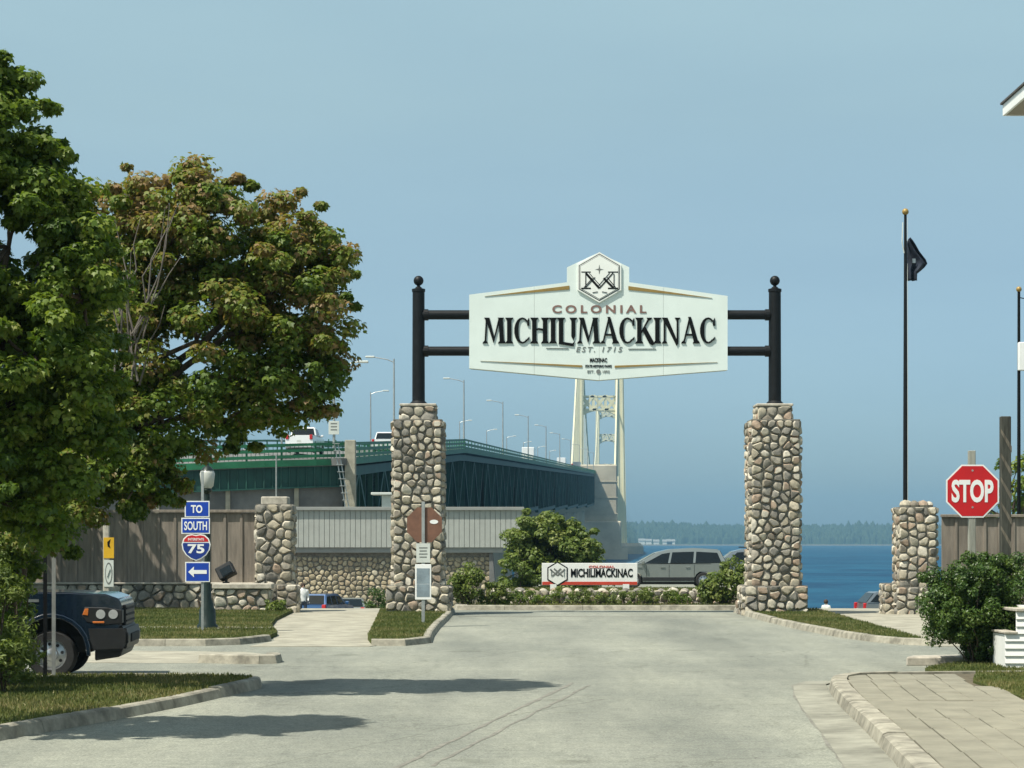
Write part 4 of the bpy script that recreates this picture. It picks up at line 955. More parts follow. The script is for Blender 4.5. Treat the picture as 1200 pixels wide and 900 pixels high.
# slender steel posts near the pickup
for i, px in enumerate((53, 63)):
    yq = 34.2+.15*i; q = thing('steel_post', 'slender dark steel post standing on the verge before the black pickup', 'post', (X(px, yq), yq, .1), 0, 'steel posts before the pickup')
    mb = MB(); mb.prism([(-.03, 0), (.03, 0), (.03, 2.1), (-.03, 2.1)], -.006, 0); mb.prism([(-.012, 0), (.012, 0), (.012, 2.1), (-.012, 2.1)], .0, .03); mb.build('channel', M['galv' if i else 'iron'], q)
    mb = MB(); mb.box((0, .02, .02), (.14, .14, .06)); mb.build('footing', M['concrete'], q)
# flag pole with limp flag
yf_ = 72.0; fp = thing('flag_pole', 'tall grey flag pole with gilt ball rising behind the short right pillar', 'flag pole', (X(1061, yf_), yf_, -.05)); H_ = Z(250, yf_)
mb = MB(); mb.tube([(0, 0, 0), (0, 0, H_*.5), (0, 0, H_)], [.085, .07, .045], 10); mb.build('pole', M['iron'], fp, smooth=True)
mb = MB(); mb.lathe([(.11*math.sin(a), H_+.1-.11*math.cos(a)) for a in np.linspace(.1, 3.04, 9)], 12); mb.build('finial', M['gold'], fp, smooth=True)
mb = MB(); mb.tube([(-.09, -.06, H_-.25), (-.12, -.08, H_-.9), (-.05, -.06, H_-1.25)], .018, 6); mb.tube([(.07, -.05, .9), (.06, -.05, H_-.1)], .008, 5); mb.build('halyard', M['plate_white'], fp)
fg = thing('flag', 'limp navy flag hanging from the tall grey flag pole', 'flag', (X(1061, yf_), yf_, Z(330, yf_)))
nu, nv_ = 13, 15; vs = []; fs = []
HH = (330-284)/F*yf_
for j in range(nv_):
    v_ = j/(nv_-1)                                            # 0 bottom .. 1 top
    reach = np.interp(v_, [0, .3, .40, .52, .7, 1], [.34, .36, .56, .70, .40, .08])
    for i in range(nu):
        u_ = i/(nu-1); vs.append((.04+u_*reach, -.06+.13*math.sin(u_*13+v_*4)*u_**.5, v_*HH+.02-.12*u_*math.sin(v_*5)))
for j in range(nv_-1):
    for i in range(nu-1): a = j*nu+i; fs.append((a, a+1, a+nu+1, a+nu))
mb = MB(); mb.add(vs, fs); o = mb.build('cloth', M['flag_navy'], fg, smooth=True); sm = o.modifiers.new('thick', 'SOLIDIFY'); sm.thickness = .012
mb = MB(); mb.box((.26, -.10, HH*.52), (.10, .02, .14)); mb.build('emblem', M['map_blue'], fg)
yg = 78.0; fp2 = thing('flag_pole', 'thin dark flag pole with white box sign behind the right fence', 'flag pole', (X(1194, yg), yg, -.3)); H_ = Z(342, yg)+.3
mb = MB(); mb.tube([(0, 0, 0), (0, 0, H_)], [.075, .05], 10); mb.build('pole', M['letter_black'], fp2, smooth=True)
mb = MB(); mb.lathe([(.10*math.sin(a), H_+.09-.10*math.cos(a)) for a in np.linspace(.1, 3.04, 8)], 12); mb.build('finial', M['gold'], fp2, smooth=True)
mb = MB(); mb.tube([(.02, 0, H_-.2), (.25, 0, H_-.25), (.28, 0, H_-.5)], .02, 6); mb.build('arm', M['iron'], fp2)
mb = MB(); mb.box((.75, -.1, Z(418, yg)+.3), (1.6, .25, 33/F*yg)); mb.build('box_sign', M['white_paint'], fp2, bev=.02)
# weathered timber with twisted dark wrap before the right fence
yo = 66.0; op = thing('timber_post', 'weathered dark timber post wrapped in a twisted band by the right fence', 'post', (X(1178, yo), yo, 0)); zt = Z(488, yo)
mb = MB(); mb.box((0, 0, zt/2), (.30, .26, zt)); mb.build('timber', M['dark_timber'], op, bev=.02)
mb = MB()
for k in range(5): z0 = 2.6+k*.72; mb.add([(-.165, -.14, z0), (.165, -.14, z0-.62), (.165, -.14, z0-.42), (-.165, -.14, z0+.12)], [(0, 1, 2, 3)])
mb.build('wrap', M['old_post'], op)

# ------------------------------------------------------------------ white clapboard porch steps and the house eave, right
hs = thing('porch_steps', 'white clapboard stepped porch side beside the dark green bush', 'steps', (8.36, 37.6, -.03))
def clap(parent, x0, x1, y, z0, z1):
    n = round((z1-z0)/.125)
    for i in range(n):
        zz = z0+i*.125
        mb = MB(); mb.add([(x0, y-.034, zz), (x1, y-.034, zz), (x1, y-.004, zz+.128), (x0, y-.004, zz+.128), (x0, y, zz), (x1, y, zz), (x1, y, zz+.128), (x0, y, zz+.128)], [(0, 1, 2, 3), (0, 4, 5, 1), (0, 3, 7, 4), (3, 2, 6, 7), (1, 5, 6, 2)]); mb.build('clapboard', M['white_paint'], parent)
mb = MB(); mb.box((2.2, .55, .34), (4.36, 1.0, .66)); mb.box((2.4, .55, .90), (3.96, .998, .5)); mb.build('core', M['white_paint'], hs)
clap(hs, 0, 4.4, .05, .06, .56); clap(hs, .19, 4.4, .05, .685, 1.06); clap(hs, 0, 4.4, .05, .56, .685)
mb = MB(); mb.box((.10, .52, .705), (.22, 1.06, .04)); mb.build('step_cap', M['capstone'], hs, bev=.008); mb = MB(); mb.box((2.3, .52, 1.09), (4.24, 1.06, .05)); mb.build('step_cap', M['capstone'], hs, bev=.008)
ho = thing('clapboard_house', 'white house with dark shingled eave, its corner high above the porch steps', 'house', (8.3, 34, 0))
mb = MB(); mb.box((3.2, -7.2, 4.2), (6, 13, 8.4)); mb.build('wall', M['white_paint'], ho)
ex = X(1175, 34.2)-8.3; ez = Z(137, 34.2)
mb = MB(); mb.box((ex+.02, -7, ez+.10), (.04, 14.4, .17)); mb.build('fascia', M['white_paint'], ho)
mb = MB(); mb.box((ex+3.5, .19, ez+.10), (6.9, .04, .17)); mb.build('fascia', M['white_paint'], ho)
mb = MB(); mb.box((ex+.5, -7, ez+.03), (.9, 14.3, .02)); mb.build('soffit', M['soffit'], ho)
mb = MB(); mb.add([(ex-.03, .24, ez+.19), (ex+7, .24, ez+.19), (ex+7, -14.3, ez+.19), (ex-.03, -14.3, ez+.19), (ex-.03, .24, ez+.22), (ex+7, -2.2, ez+1.6), (ex+7, -14.3, ez+2.6), (ex-.03, -14.3, ez+.22), (ex+3.5, -3.5, ez+1.5)], [(0, 3, 2, 1), (0, 4, 7, 3), (4, 8, 7), (0, 1, 5, 8, 4), (8, 5, 6, 7), (1, 2, 6, 5)]); mb.build('roof', M['shingle'], ho)
# clapboards and windows on the side wall that faces the road
for i in range(58):
    zz = .1+i*.142
    mb = MB(); mb.add([(.168, -13.7, zz), (.168, -.7, zz), (.195, -.7, zz+.146), (.195, -13.7, zz+.146), (.199, -13.7, zz), (.199, -.7, zz), (.199, -.7, zz+.146), (.199, -13.7, zz+.146)], [(1, 0, 3, 2), (0, 1, 5, 4), (3, 7, 6, 2), (0, 4, 7, 3), (1, 2, 6, 5)]); mb.build('clapboard', M['white_paint'], ho)
mb = MB(); mb.box((.20, -.66, 4.2), (.12, .12, 8.4)); mb.build('corner_board', M['white_paint'], ho, bev=.006)
for y_, z_ in ((-3.2, 2.1), (-8.0, 2.1), (-3.2, 5.6), (-8.0, 5.6)):
    mb = MB(); mb.box((.15, y_, z_), (.10, 1.15, 1.7)); wf = mb.build('window', M['white_paint'], ho, bev=.008)
    for dz in (-.39, .39): mb = MB(); mb.box((.105, y_, z_+dz), (.02, .92, .68)); mb.build('pane', M['car_glass'], wf)
    mb = MB(); mb.box((.11, y_, z_-.9), (.20, 1.3, .07)); mb.build('sill', M['white_paint'], wf, bev=.006)

# ------------------------------------------------------------------ trees
def blob_clumps(blobs, n, rad, seed, flat=.62, stray=.22):
    """spread clumps over and inside a union of ellipsoids (centre, radii)"""
    rng = np.random.default_rng(seed); out = []; vol = np.array([b[1][0]*b[1][2]+.3*b[1][1]*b[1][2] for b in blobs]); vol = vol/vol.sum()
    for _ in range(n):
        b = blobs[rng.choice(len(blobs), p=vol)]; d = rng.normal(size=3); d /= np.linalg.norm(d); k = .45+.55*rng.random()**.5
        r = rad*rng.uniform(.55, 1.35)
        if rng.random() < stray: k = rng.uniform(1.0, 1.2); r = rad*rng.uniform(.3, .7)      # stray sprigs break the outline
        c = np.array(b[0])+d*k*np.array(b[1]); out.append((tuple(c), (r, r, r*flat)))
    return out
def limb(mb, p, q, r0, r1, seed, sag=.12, n=5):
    rg = random.Random(seed); p = Vector(p); q = Vector(q); L = (q-p).length; pts = []
    for i in range(n+1):
        t = i/n; j = Vector((rg.uniform(-1, 1), rg.uniform(-1, 1), rg.uniform(-.5, 1)))*L*.05*math.sin(t*math.pi); pts.append(p.lerp(q, t)+j+Vector((0, 0, sag*L*math.sin(t*math.pi))))
    mb.tube(pts, [r0+(r1-r0)*i/n for i in range(n+1)], 7, caps=False)
def maple(label, base, fork, blobs, n, per, rad, leaf, seed, mat, group=None, varfn=None, name='maple_tree', flat=.62, lr=.10):
    t = thing(name, label, 'tree', base, 0, group); B = Vector(base)
    bl = [(tuple(Vector(c)-B), r) for c, r in blobs]; cl = blob_clumps(bl, n, rad, seed, flat, .22 if name == 'maple_tree' else .08); rg = random.Random(seed)
    mb = MB(); fk = Vector(fork)-B; limb(mb, (0, 0, -.1), fk, lr*1.6, lr, seed, 0); tr = mb.build('trunk', M['bark'], t, smooth=True)
    mb = MB()
    for i, (c, r) in enumerate(bl): limb(mb, fk, c, lr*.8, lr*.3, seed+i)
    for i, (c, r) in enumerate(rg.sample(cl, min(len(cl), 70))):
        near = min(bl, key=lambda b: (Vector(b[0])-Vector(c)).length); limb(mb, near[0], c, lr*.25, .012, seed+100+i, .05, 4)
    mb.build('limb', M['bark'], tr, smooth=True)
    clump_leaves('crown', M[mat], t, cl, per, leaf, 'maple', seed, upw=.75, outw=.9, jit=.5, hang=True, varfn=varfn); return t
def pb(px, py, Y, rxp, rzp, dep): return ((X(px, Y), Y, Z(py, Y)), (rxp/F*Y, dep, rzp/F*Y))
# big maple with rusty seed tips
b2_ = [pb(215, 270, 32.0, 80, 88, 1.1), pb(300, 300, 32.2, 95, 85, 1.2), pb(345, 375, 32.0, 66, 85, 1.1), pb(230, 400, 31.7, 110, 95, 1.3), pb(310, 470, 32.1, 55, 50, .9),
       pb(190, 490, 31.8, 100, 56, 1.2), pb(120, 560, 31.6, 80, 52, 1.0), pb(30, 600, 32.2, 60, 60, .9), pb(20, 520, 32.2, 70, 80, .9), pb(172, 556, 31.6, 45, 38, .8), pb(110, 430, 32.3, 75, 100, 1.2), pb(150, 330, 32.4, 60, 70, 1.0), pb(140, 285, 32.6, 50, 60, .9), pb(165, 235, 32.5, 38, 36, .8), pb(345, 330, 32.0, 70, 70, 1.0), pb(330, 430, 32, 72, 70, 1.0), pb(240, 205, 32.3, 45, 30, .7)]
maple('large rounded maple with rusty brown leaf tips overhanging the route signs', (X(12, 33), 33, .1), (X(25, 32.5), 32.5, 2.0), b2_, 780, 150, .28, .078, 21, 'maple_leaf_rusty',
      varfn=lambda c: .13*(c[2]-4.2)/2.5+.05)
b1_ = [pb(0, 158, 25, 60, 80, .9), pb(-20, 178, 25, 75, 95, 1.0), pb(10, 290, 25, 105, 125, 1.3), pb(40, 420, 25, 100, 110, 1.3), pb(-40, 420, 25.2, 110, 150, 1.4), pb(60, 520, 25.2, 75, 70, 1.0), pb(5, 590, 25, 70, 65, 1.0), pb(-60, 560, 25, 80, 90, 1.2), pb(75, 235, 25, 42, 55, .6), pb(95, 350, 25, 48, 90, .8), pb(95, 290, 25, 40, 60, .7), pb(105, 460, 25.2, 50, 80, .8)]
maple('tall dense green maple at the edge of the road, nearest the kerb', (X(-75, 25.5), 25.5, .1), (X(-60, 25.4), 25.4, 1.9), b1_, 640, 140, .25, .074, 33, 'maple_leaf')
# bare twigs between the crowns
tw = thing('dead_branch', 'bare grey twigs of a dead branch between the two maple crowns', 'branch', (X(150, 30.6), 30.6, 4.6)); mb = MB(); rg = random.Random(3)
for i in range(16):
    limb(mb, (rg.uniform(-.2, .2), rg.uniform(-.1, .1), rg.uniform(-.3, .6)), (rg.uniform(-.35, .75), rg.uniform(-.4, .2), rg.uniform(.6, 2.3)), .016, .004, i, .02, 4)
mb.build('twigs', M['twig'], tw)
# shade tree further along, hidden behind the maples, and the one past the right fence
b3_ = [((-15.8, 68.4, 4.7), (2.2, 1.9, 1.7)), ((-14.9, 68.6, 6.0), (2.0, 1.8, 1.5)), ((-17.4, 68.4, 5.5), (2.2, 1.9, 1.9)), ((-16, 68.2, 3.2), (1.8, 1.5, 1.2))]
maple('green maple by the board fence, half hidden behind the nearer maples', (-16.8, 68.6, .08), (-16.8, 68.6, 2.6), b3_, 150, 110, .55, .2, 44, 'maple_leaf')
b4_ = [((X(1185, 92), 92, 4.6), (1.5, 1.4, 1.1)), ((X(1160, 92), 92, 3.6), (1.0, 1.0, .9)), ((X(1215, 92), 92, 5.0), (1.6, 1.4, 1.6)), ((X(1190, 92), 92, 2.9), (2.0, 1.4, 1.0))]
maple('loose grey-green tree growing behind the right board fence', (X(1190, 92), 92, tz(92)), (X(1190, 92), 92, 2.4), b4_, 60, 60, .42, .17, 55, 'maple_leaf', name='shrub_tree')
b5_ = [((X(645, 92), 92, 1.9), (1.9, 1.5, 1.1)), ((X(625, 92), 92, 2.5), (1.1, 1.2, .95)), ((X(672, 92), 92, 1.6), (1.35, 1.3, 1.1)), ((X(612, 91), 91, .9), (1.0, 1.0, .9)), ((X(695, 92), 92, 1.0), (1.0, 1.0, .75)), ((X(650, 92), 92, .6), (2.2, 1.4, .9)), ((X(648, 92), 92, 2.6), (1.2, 1.0, .8))]
maple('broad rounded green tree beside the grey sided visitor building', (X(650, 93), 93, -.9), (X(650, 93), 93, .4), b5_, 300, 110, .34, .13, 66, 'lime_leaf', name='shrub_tree', flat=.7)
# ------------------------------------------------------------------ shrubs and bed plants
def shrub(label, px, py, Y, blobs, n, per, rad, leaf, seed, mat, kind='oval', z0=0, name='shrub', group=None):
    B = Vector((X(px, Y), Y, z0)); t = thing(name, label, 'shrub', B, 0, group); cl = blob_clumps(blobs, n, rad, seed, .8, .07)
    mb = MB(); rg = random.Random(seed)
    for i, (c, r) in enumerate(rg.sample(cl, min(len(cl), 18))): limb(mb, (rg.uniform(-.1, .1), rg.uniform(-.1, .1), -.02), c, .018, .006, i, .0, 4)
    mb.build('stem', M['bark'], t); clump_leaves('foliage', M[mat], t, cl, per, leaf, kind, seed, upw=.35, outw=1.0, jit=.5, hang=False); return t
shrub('dense dark green rounded bush in front of the stop sign', 1143, 785, 39.2, [((0, 0, 1.15), (.95, .9, .75)), ((.65, .1, 1.2), (.9, .8, .74)), ((.3, 0, .55), (.75, .65, .5)), ((-.22, -.1, .95), (.74, .75, .62))], 330, 200, .20, .062, 71, 'bush_leaf', z0=.05, name='bush')
shrub('pale loose shrub with long leaves growing below the nearest maple', -4, 770, 30.5, [((-.1, 0, .9), (.55, .5, .85)), ((.1, .1, .45), (.55, .45, .45)), ((-.35, .2, 1.7), (.5, .5, .6))], 70, 110, .22, .10, 72, 'lime_leaf', 'long', z0=.1)
shrub('leafy green sapling standing behind the steel posts and pale shrub', 8, 700, 33.0, [((-.2, 0, 1.0), (.5, .4, .9)), ((-.1, 0, 1.9), (.55, .5, .6)), ((-.35, 0, .4), (.4, .4, .5))], 90, 110, .2, .085, 80, 'maple_leaf', 'maple', z0=.1, name='sapling')
shrub('bushy green shrub trailing around the steel posts', 14, 700, 32.0, [((-.25, 0, 1.3), (.35, .5, .8)), ((-.1, 0, 2.0), (.42, .4, .45)), ((-.3, .1, .5), (.4, .4, .5))], 60, 90, .22, .09, 76, 'maple_leaf', 'oval', z0=.1)
shrub('bright leafy shrub against the foot of the right gate pillar', 850, 708, 74.6, [((0, 0, .75), (.85, .5, .6)), ((.35, 0, 1.1), (.5, .4, .45)), ((-.3, 0, .5), (.6, .4, .4))], 60, 80, .24, .13, 73, 'lime_leaf', z0=.08)
shrub('loose flowering shrub beside the left gate pillar', 549, 712, 74.2, [((0, 0, .65), (.65, .4, .55)), ((.15, 0, 1.0), (.4, .35, .4)), ((-.25, 0, .4), (.5, .4, .3))], 45, 70, .22, .11, 74, 'lime_leaf', z0=.08)
shrub('low sprawling green shrub between the loose shrub and the retaining wall', 578, 712, 74.6, [((0, 0, .4), (.6, .4, .35))], 24, 60, .2, .11, 78, 'lime_leaf', z0=.08)
shrub('small dark shrub at the foot of the tan stone wall', 440, 712, 86, [((0, 0, .5), (.35, .35, .6))], 18, 70, .2, .10, 75, 'bush_leaf', z0=-.6)
rg = random.Random(12)
for i in range(22):
    px = 585+i*12.2+rg.uniform(-4, 4)
    if 812 < px: break
    Y = 75.2+rg.uniform(-.35, .25); h = rg.uniform(.28, .5)+(.12 if 650 < px < 790 else 0); lab, mt = (('low yellow-green leafy plant in the flower bed below the low sign', 'lime_leaf') if (px > 650 and px < 790) else ('low dull green leafy plant in the flower bed before the stone wall', 'maple_leaf'))
    shrub(lab, px, 710, Y, [((0, 0, h*.55), (.24, .2, h*.55))], 9, 42, .16, .11, 200+i, mt, 'long', z0=.09, name='bed_plant', group='low plants in the flower bed, '+('yellow-green' if mt == 'lime_leaf' else 'dull green'))
shrub('small pale weed at the foot of the stone planter', 322, 720, 67.6, [((0, 0, .2), (.4, .25, .2))], 12, 50, .15, .10, 79, 'lime_leaf', z0=.1)

# ------------------------------------------------------------------ vehicles
def wheel(parent, x, y, r, w, side):
    """axis along y; side -1 faces the viewer"""
    mb = MB(); n = 24; prof = [(r*.62, -w/2), (r*.90, -w/2), (r, -w*.32), (r, w*.32), (r*.90, w/2), (r*.62, w/2)]
    vs = []; fs = []
    for rr_, yy in prof:
        for k in range(n): a = 2*math.pi*k/n; vs.append((rr_*math.cos(a), yy, rr_*math.sin(a)))
    for i in range(len(prof)-1):
        for k in range(n): a = i*n+k; b_ = i*n+(k+1) % n; fs.append((a, a+n, b_+n, b_))
    mb.add(vs, fs); ty = mb.build('wheel', M['tyre'], parent, (x, y, r), smooth=True)
    mb = MB(); yo = side*w*.42; vs = []; fs = []
    prof = [(r*.66, yo), (r*.60, yo), (r*.55, yo-side*w*.22), (r*.28, yo-side*w*.12), (r*.24, yo+side*.01), (r*.10, yo+side*.03), (.001, yo+side*.03)]
    for rr_, yy in prof:
        for k in range(n): a = 2*math.pi*k/n; vs.append((rr_*math.cos(a), yy, rr_*math.sin(a)))
    for i in range(len(prof)-1):
        for k in range(n): a = i*n+k; b_ = i*n+(k+1) % n; fs.append((a, a+n, b_+n, b_) if side < 0 else (a, b_, b_+n, a+n))
    mb.add(vs, fs); mb.build('rim', M['rim'], ty, smooth=True)
    mb = MB()
    for k in range(8):
        a = 2*math.pi*k/8+.2; mb.tube([(r*.43*math.cos(a), yo-side*w*.16, r*.43*math.sin(a)), (r*.43*math.cos(a), yo-side*w*.13, r*.43*math.sin(a))], r*.07, 8)
    mb.build('rim_hole', M['black_trim'], ty)
def arch(cx, cz, r, a0, a1, n=9): return [(cx+r*math.cos(a), cz+r*math.sin(a)) for a in np.linspace(R(a0), R(a1), n)]
def car(name, label, cat, loc, rz_, paint, spec, group=None):
    """front towards +x. spec: L, W, wb=(xf,xr), r, low=[...lower body top line x,z], cab=[(x,z)*4], wins"""
    t = thing(name, label, cat, loc, rz_, group); L, W, r = spec['L'], spec['W'], spec['r']; xf, xr = spec['wb']; h = W/2
    prof = [(0-.05, .30)]+spec['top']+[(-L+.03, .34), (xr-r*1.18, .30)]+arch(xr, r, r*1.16, 190, -10, 9)[0:]+arch(xf, r, r*1.16, 190, -10, 9)+[(xf+r*1.2, .28)]
    mb = MB(); mb.prism(prof, -h, h); mb.build('body', M[paint], t, bev=.045, smooth=True, seg=2)
    c = spec['cab']; ins = spec.get('ins', .16); zb = min(p[1] for p in c); zt = max(p[1] for p in c)
    hw = lambda z: h-.04-ins*(z-zb)/(zt-zb)
    n = len(c); vs = [(x, -hw(z), z) for x, z in c]+[(x, hw(z), z) for x, z in c]; fs = [tuple(range(n)), tuple(range(n, 2*n))[::-1]]+[(i, i+n, (i+1) % n+n, (i+1) % n) for i in range(n)]
    mb = MB(); mb.add(vs, fs); 
    if sum(c[i][0]*c[(i+1) % n][1]-c[(i+1) % n][0]*c[i][1] for i in range(n)) < 0: mb.f = [f[::-1] for f in mb.f]
    mb.build('cabin', M[paint], t, bev=.05, smooth=True, seg=2)
    for wq in spec['wins']:
        for s in (-1, 1):
            mb = MB(); m_ = len(wq); q = [(x, s*(hw(z)+.006), z) for x, z in wq]; q2 = [(x, s*(hw(z)-.03), z) for x, z in wq]
            mb.add(q+q2, [tuple(range(m_)), tuple(range(m_, 2*m_))]+[(i, (i+1) % m_, (i+1) % m_+m_, i+m_) for i in range(m_)]); mb.build('window', M['car_glass'], t)
    for (xa, za), (xb, zb_), nm in spec['screens']:
        mb = MB(); d = Vector((zb_-za, 0, -(xb-xa))).normalized()
        if (d.x < 0) == (nm == 'windscreen'): d = -d
        d = d*.012; q = []
        for (xx, zz) in ((xa, za), (xb, zb_)): q += [(xx+d.x, -hw(zz)+.10, zz+d.z), (xx+d.x, hw(zz)-.10, zz+d.z)]
        q += [(x-d.x*3, y, z-d.z*3) for x, y, z in q]
        mb.add(q, [(0, 1, 3, 2), (4, 6, 7, 5), (0, 2, 6, 4), (1, 5, 7, 3), (0, 4, 5, 1), (2, 3, 7, 6)]); mb.build(nm, M['car_glass'], t)
    for x in (xf, xr):
        for s in (-1, 1): wheel(t, x, s*(h-.11), r, .22, s)
    mb = MB(); mb.box(((xf+xr)/2, 0, r*.9), (abs(xf-xr)+.9, W-.5, .30)); mb.build('chassis', M['black_trim'], t)
    zl = spec.get('zl', .75)
    for s in (-1, 1):
        for x in spec.get('seams', ()):
            mb = MB(); mb.box((x, s*(h+.0015), .72), (.018, .006, .62)); mb.build('door_seam', M['black_trim'], t); mb = MB(); mb.box((x+.28, s*(h+.02), .92), (.2, .035, .04)); mb.build('door_handle', M[paint], t, bev=.008)
        mb = MB(); mb.box(((xf+xr)/2, s*(h+.004), .40), (abs(xf-xr)-2.3*r, .03, .16)); mb.build('sill_trim', M['black_trim'], t, bev=.008)
        mb = MB(); mb.box((-L*.55, s*(h-.015), spec['cab'][0][1]+.035), (L*.6, .03, .025)); mb.build('belt_trim', M['black_trim'], t)
    for s in (-1, 1):
        mb = MB(); mb.box((-.06, s*(h-.22), zl), (.16, .36, .18)); mb.build('headlight', M['lens'], t, bev=.03)
        mb = MB(); mb.box((-L+.05, s*(h-.14), spec.get('zt', zl+.12)), (.14, .22, .34)); mb.build('taillight', M['tail_red'], t, bev=.03)
        mb = MB(); mb.box((spec['cab'][0][0]-.35, s*(h+.10), zb+.10), (.14, .2, .16)); mb.build('mirror', M[paint], t, bev=.03)
    mb = MB(); mb.box((.0, 0, .45), (.16, W*.94, .22)); mb.build('bumper', M['black_trim'], t, bev=.04); mb = MB(); mb.box((-L, 0, .48), (.16, W*.94, .22)); mb.build('bumper', M[paint], t, bev=.04)
    mb = MB(); mb.box((-L-.085, 0, spec.get('zp', .8)), (.02, .32, .16)); mb.build('number_plate', M['plate_white'], t)
    return t
VAN = dict(seams=(-1.5, -2.5, -3.6), L=5.1, W=2.0, wb=(-.95, -4.0), r=.35, top=[(-.02, .70), (-.25, .88), (-.95, 1.02), (-1.2, 1.06), (-5.0, 1.10), (-5.06, .6)], cab=[(-1.0, 1.03), (-1.95, 1.56), (-2.5, 1.70), (-3.6, 1.76), (-4.7, 1.70), (-5.02, 1.08)], ins=.2,
           wins=[[(-1.45, 1.10), (-2.2, 1.50), (-2.55, 1.56), (-2.45, 1.10)], [(-2.55, 1.10), (-2.65, 1.57), (-3.6, 1.60), (-3.55, 1.10)], [(-3.65, 1.10), (-3.7, 1.60), (-4.62, 1.55), (-4.8, 1.12)]], screens=[((-1.1, 1.09), (-1.9, 1.53), 'windscreen'), ((-5.0, 1.15), (-4.74, 1.64), 'rear_window')], zl=.78)
SUV = dict(seams=(-1.5, -2.65, -3.4), L=4.7, W=1.9, wb=(-.9, -3.6), r=.36, top=[(-.02, .78), (-.2, .98), (-1.1, 1.08), (-4.6, 1.12), (-4.68, .6)], cab=[(-1.15, 1.08), (-1.85, 1.60), (-2.3, 1.70), (-4.1, 1.68), (-4.62, 1.12)], ins=.18,
           wins=[[(-1.55, 1.14), (-2.0, 1.54), (-2.6, 1.58), (-2.6, 1.14)], [(-2.7, 1.14), (-2.7, 1.58), (-3.4, 1.58), (-3.5, 1.14)], [(-3.6, 1.16), (-3.5, 1.58), (-4.05, 1.56), (-4.4, 1.2)]], screens=[((-1.22, 1.13), (-1.82, 1.57), 'windscreen'), ((-4.58, 1.18), (-4.18, 1.62), 'rear_window')], zl=.86)
PICK = dict(seams=(-1.9, -2.9, -3.8), L=5.8, W=2.02, wb=(-1.0, -4.6), r=.40, top=[(-.02, .85), (-.15, 1.15), (-1.5, 1.24), (-5.75, 1.24), (-5.78, .6)], cab=[(-1.5, 1.24), (-2.15, 1.80), (-2.6, 1.92), (-3.6, 1.92), (-3.85, 1.24)], ins=.16,
            wins=[[(-1.95, 1.30), (-2.35, 1.76), (-2.85, 1.80), (-2.85, 1.30)], [(-2.95, 1.30), (-2.95, 1.80), (-3.5, 1.80), (-3.65, 1.30)]], screens=[((-1.58, 1.29), (-2.12, 1.77), 'windscreen'), ((-3.83, 1.30), (-3.64, 1.82), 'rear_window')], zl=.98)
SED = dict(L=4.6, W=1.8, wb=(-.9, -3.55), r=.32, top=[(-.02, .62), (-.3, .82), (-1.2, .92), (-4.4, .96), (-4.55, .6)], cab=[(-1.2, .92), (-1.95, 1.36), (-2.4, 1.44), (-3.2, 1.42), (-4.0, .95)], ins=.18,
           wins=[[(-1.65, .97), (-2.1, 1.31), (-2.55, 1.35), (-2.55, .97)], [(-2.65, .97), (-2.65, 1.35), (-3.1, 1.33), (-3.6, .99)]], screens=[((-1.28, .96), (-1.92, 1.33), 'windscreen'), ((-3.95, .99), (-3.28, 1.37), 'rear_window')], zl=.66)
car('minivan', 'silver green minivan parked behind the low white sign', 'van', (X(716, 98), 98, .21), math.pi, 'silver_paint', VAN)
v2 = car('parked_car', 'dark grey car with roof rack nosed up behind the silver minivan', 'car', (X(812, 104), 104, .21), math.pi, 'grey_paint', SUV)
mb = MB(); mb.bar((-2.2, -.6, 1.78), (-4.1, -.6, 1.76), .05); mb.bar((-2.2, .6, 1.78), (-4.1, .6, 1.76), .05); mb.box((-2.6, 0, 1.80), (.08, 1.3, .06)); mb.build('roof_rack', M['black_trim'], v2)
car('parked_car', 'dark silver car parked by the water beside the short right pillar', 'car', (X(1004, 108)+4.7, 108, tz(108)+.012), .12, 'grey_paint', SUV)
car('parked_car', 'red car parked beyond the white-shirted person under the bridge', 'car', (X(372, 126), 128, tz(126)+.012), math.pi/2+.1, 'red_paint', SED)
car('parked_car', 'blue car parked under the bridge by the tan stone wall', 'car', (X(389, 118), 122, tz(120)+.012), math.pi/2-.25, 'blue_paint', SUV)
car('parked_car', 'pale blue car parked at the end of the row under the bridge', 'car', (X(412, 125), 127.5, tz(126)+.012), math.pi/2, 'silver_paint', SED)
def on_bridge(name, label, cat, Y, off, paint, spec, group=None, away=True):
    p = bpt(Y, off, 0); hd = math.pi/2-math.atan(.0615); sl = math.atan(.049 if Y < 260 else .0268)
    t = car(name, label, cat, (p.x, p.y, p.z+.01), hd if away else hd+math.pi, paint, spec, group); t.rotation_euler = (0, -sl if away else sl, hd if away else hd+math.pi); return t
car('pickup_truck', 'white pickup truck driving up onto the green bridge beside the plated lamp post', 'truck', (X(361, 164), 166.5, az(-15.2)+.72), math.pi/2-.06, 'white_car', PICK)
on_bridge('pickup_truck', 'white pickup truck on the bridge just behind the left gate pillar', 'truck', 206, -2.5, 'white_car', PICK)
on_bridge('car', 'white car on the bridge crest between pillar and lamp post', 'car', 232, -3.6, 'white_car', SUV)
on_bridge('car', 'dark car on the bridge crest between pillar and lamp post', 'car', 240, -1.9, 'truck_paint', SUV)
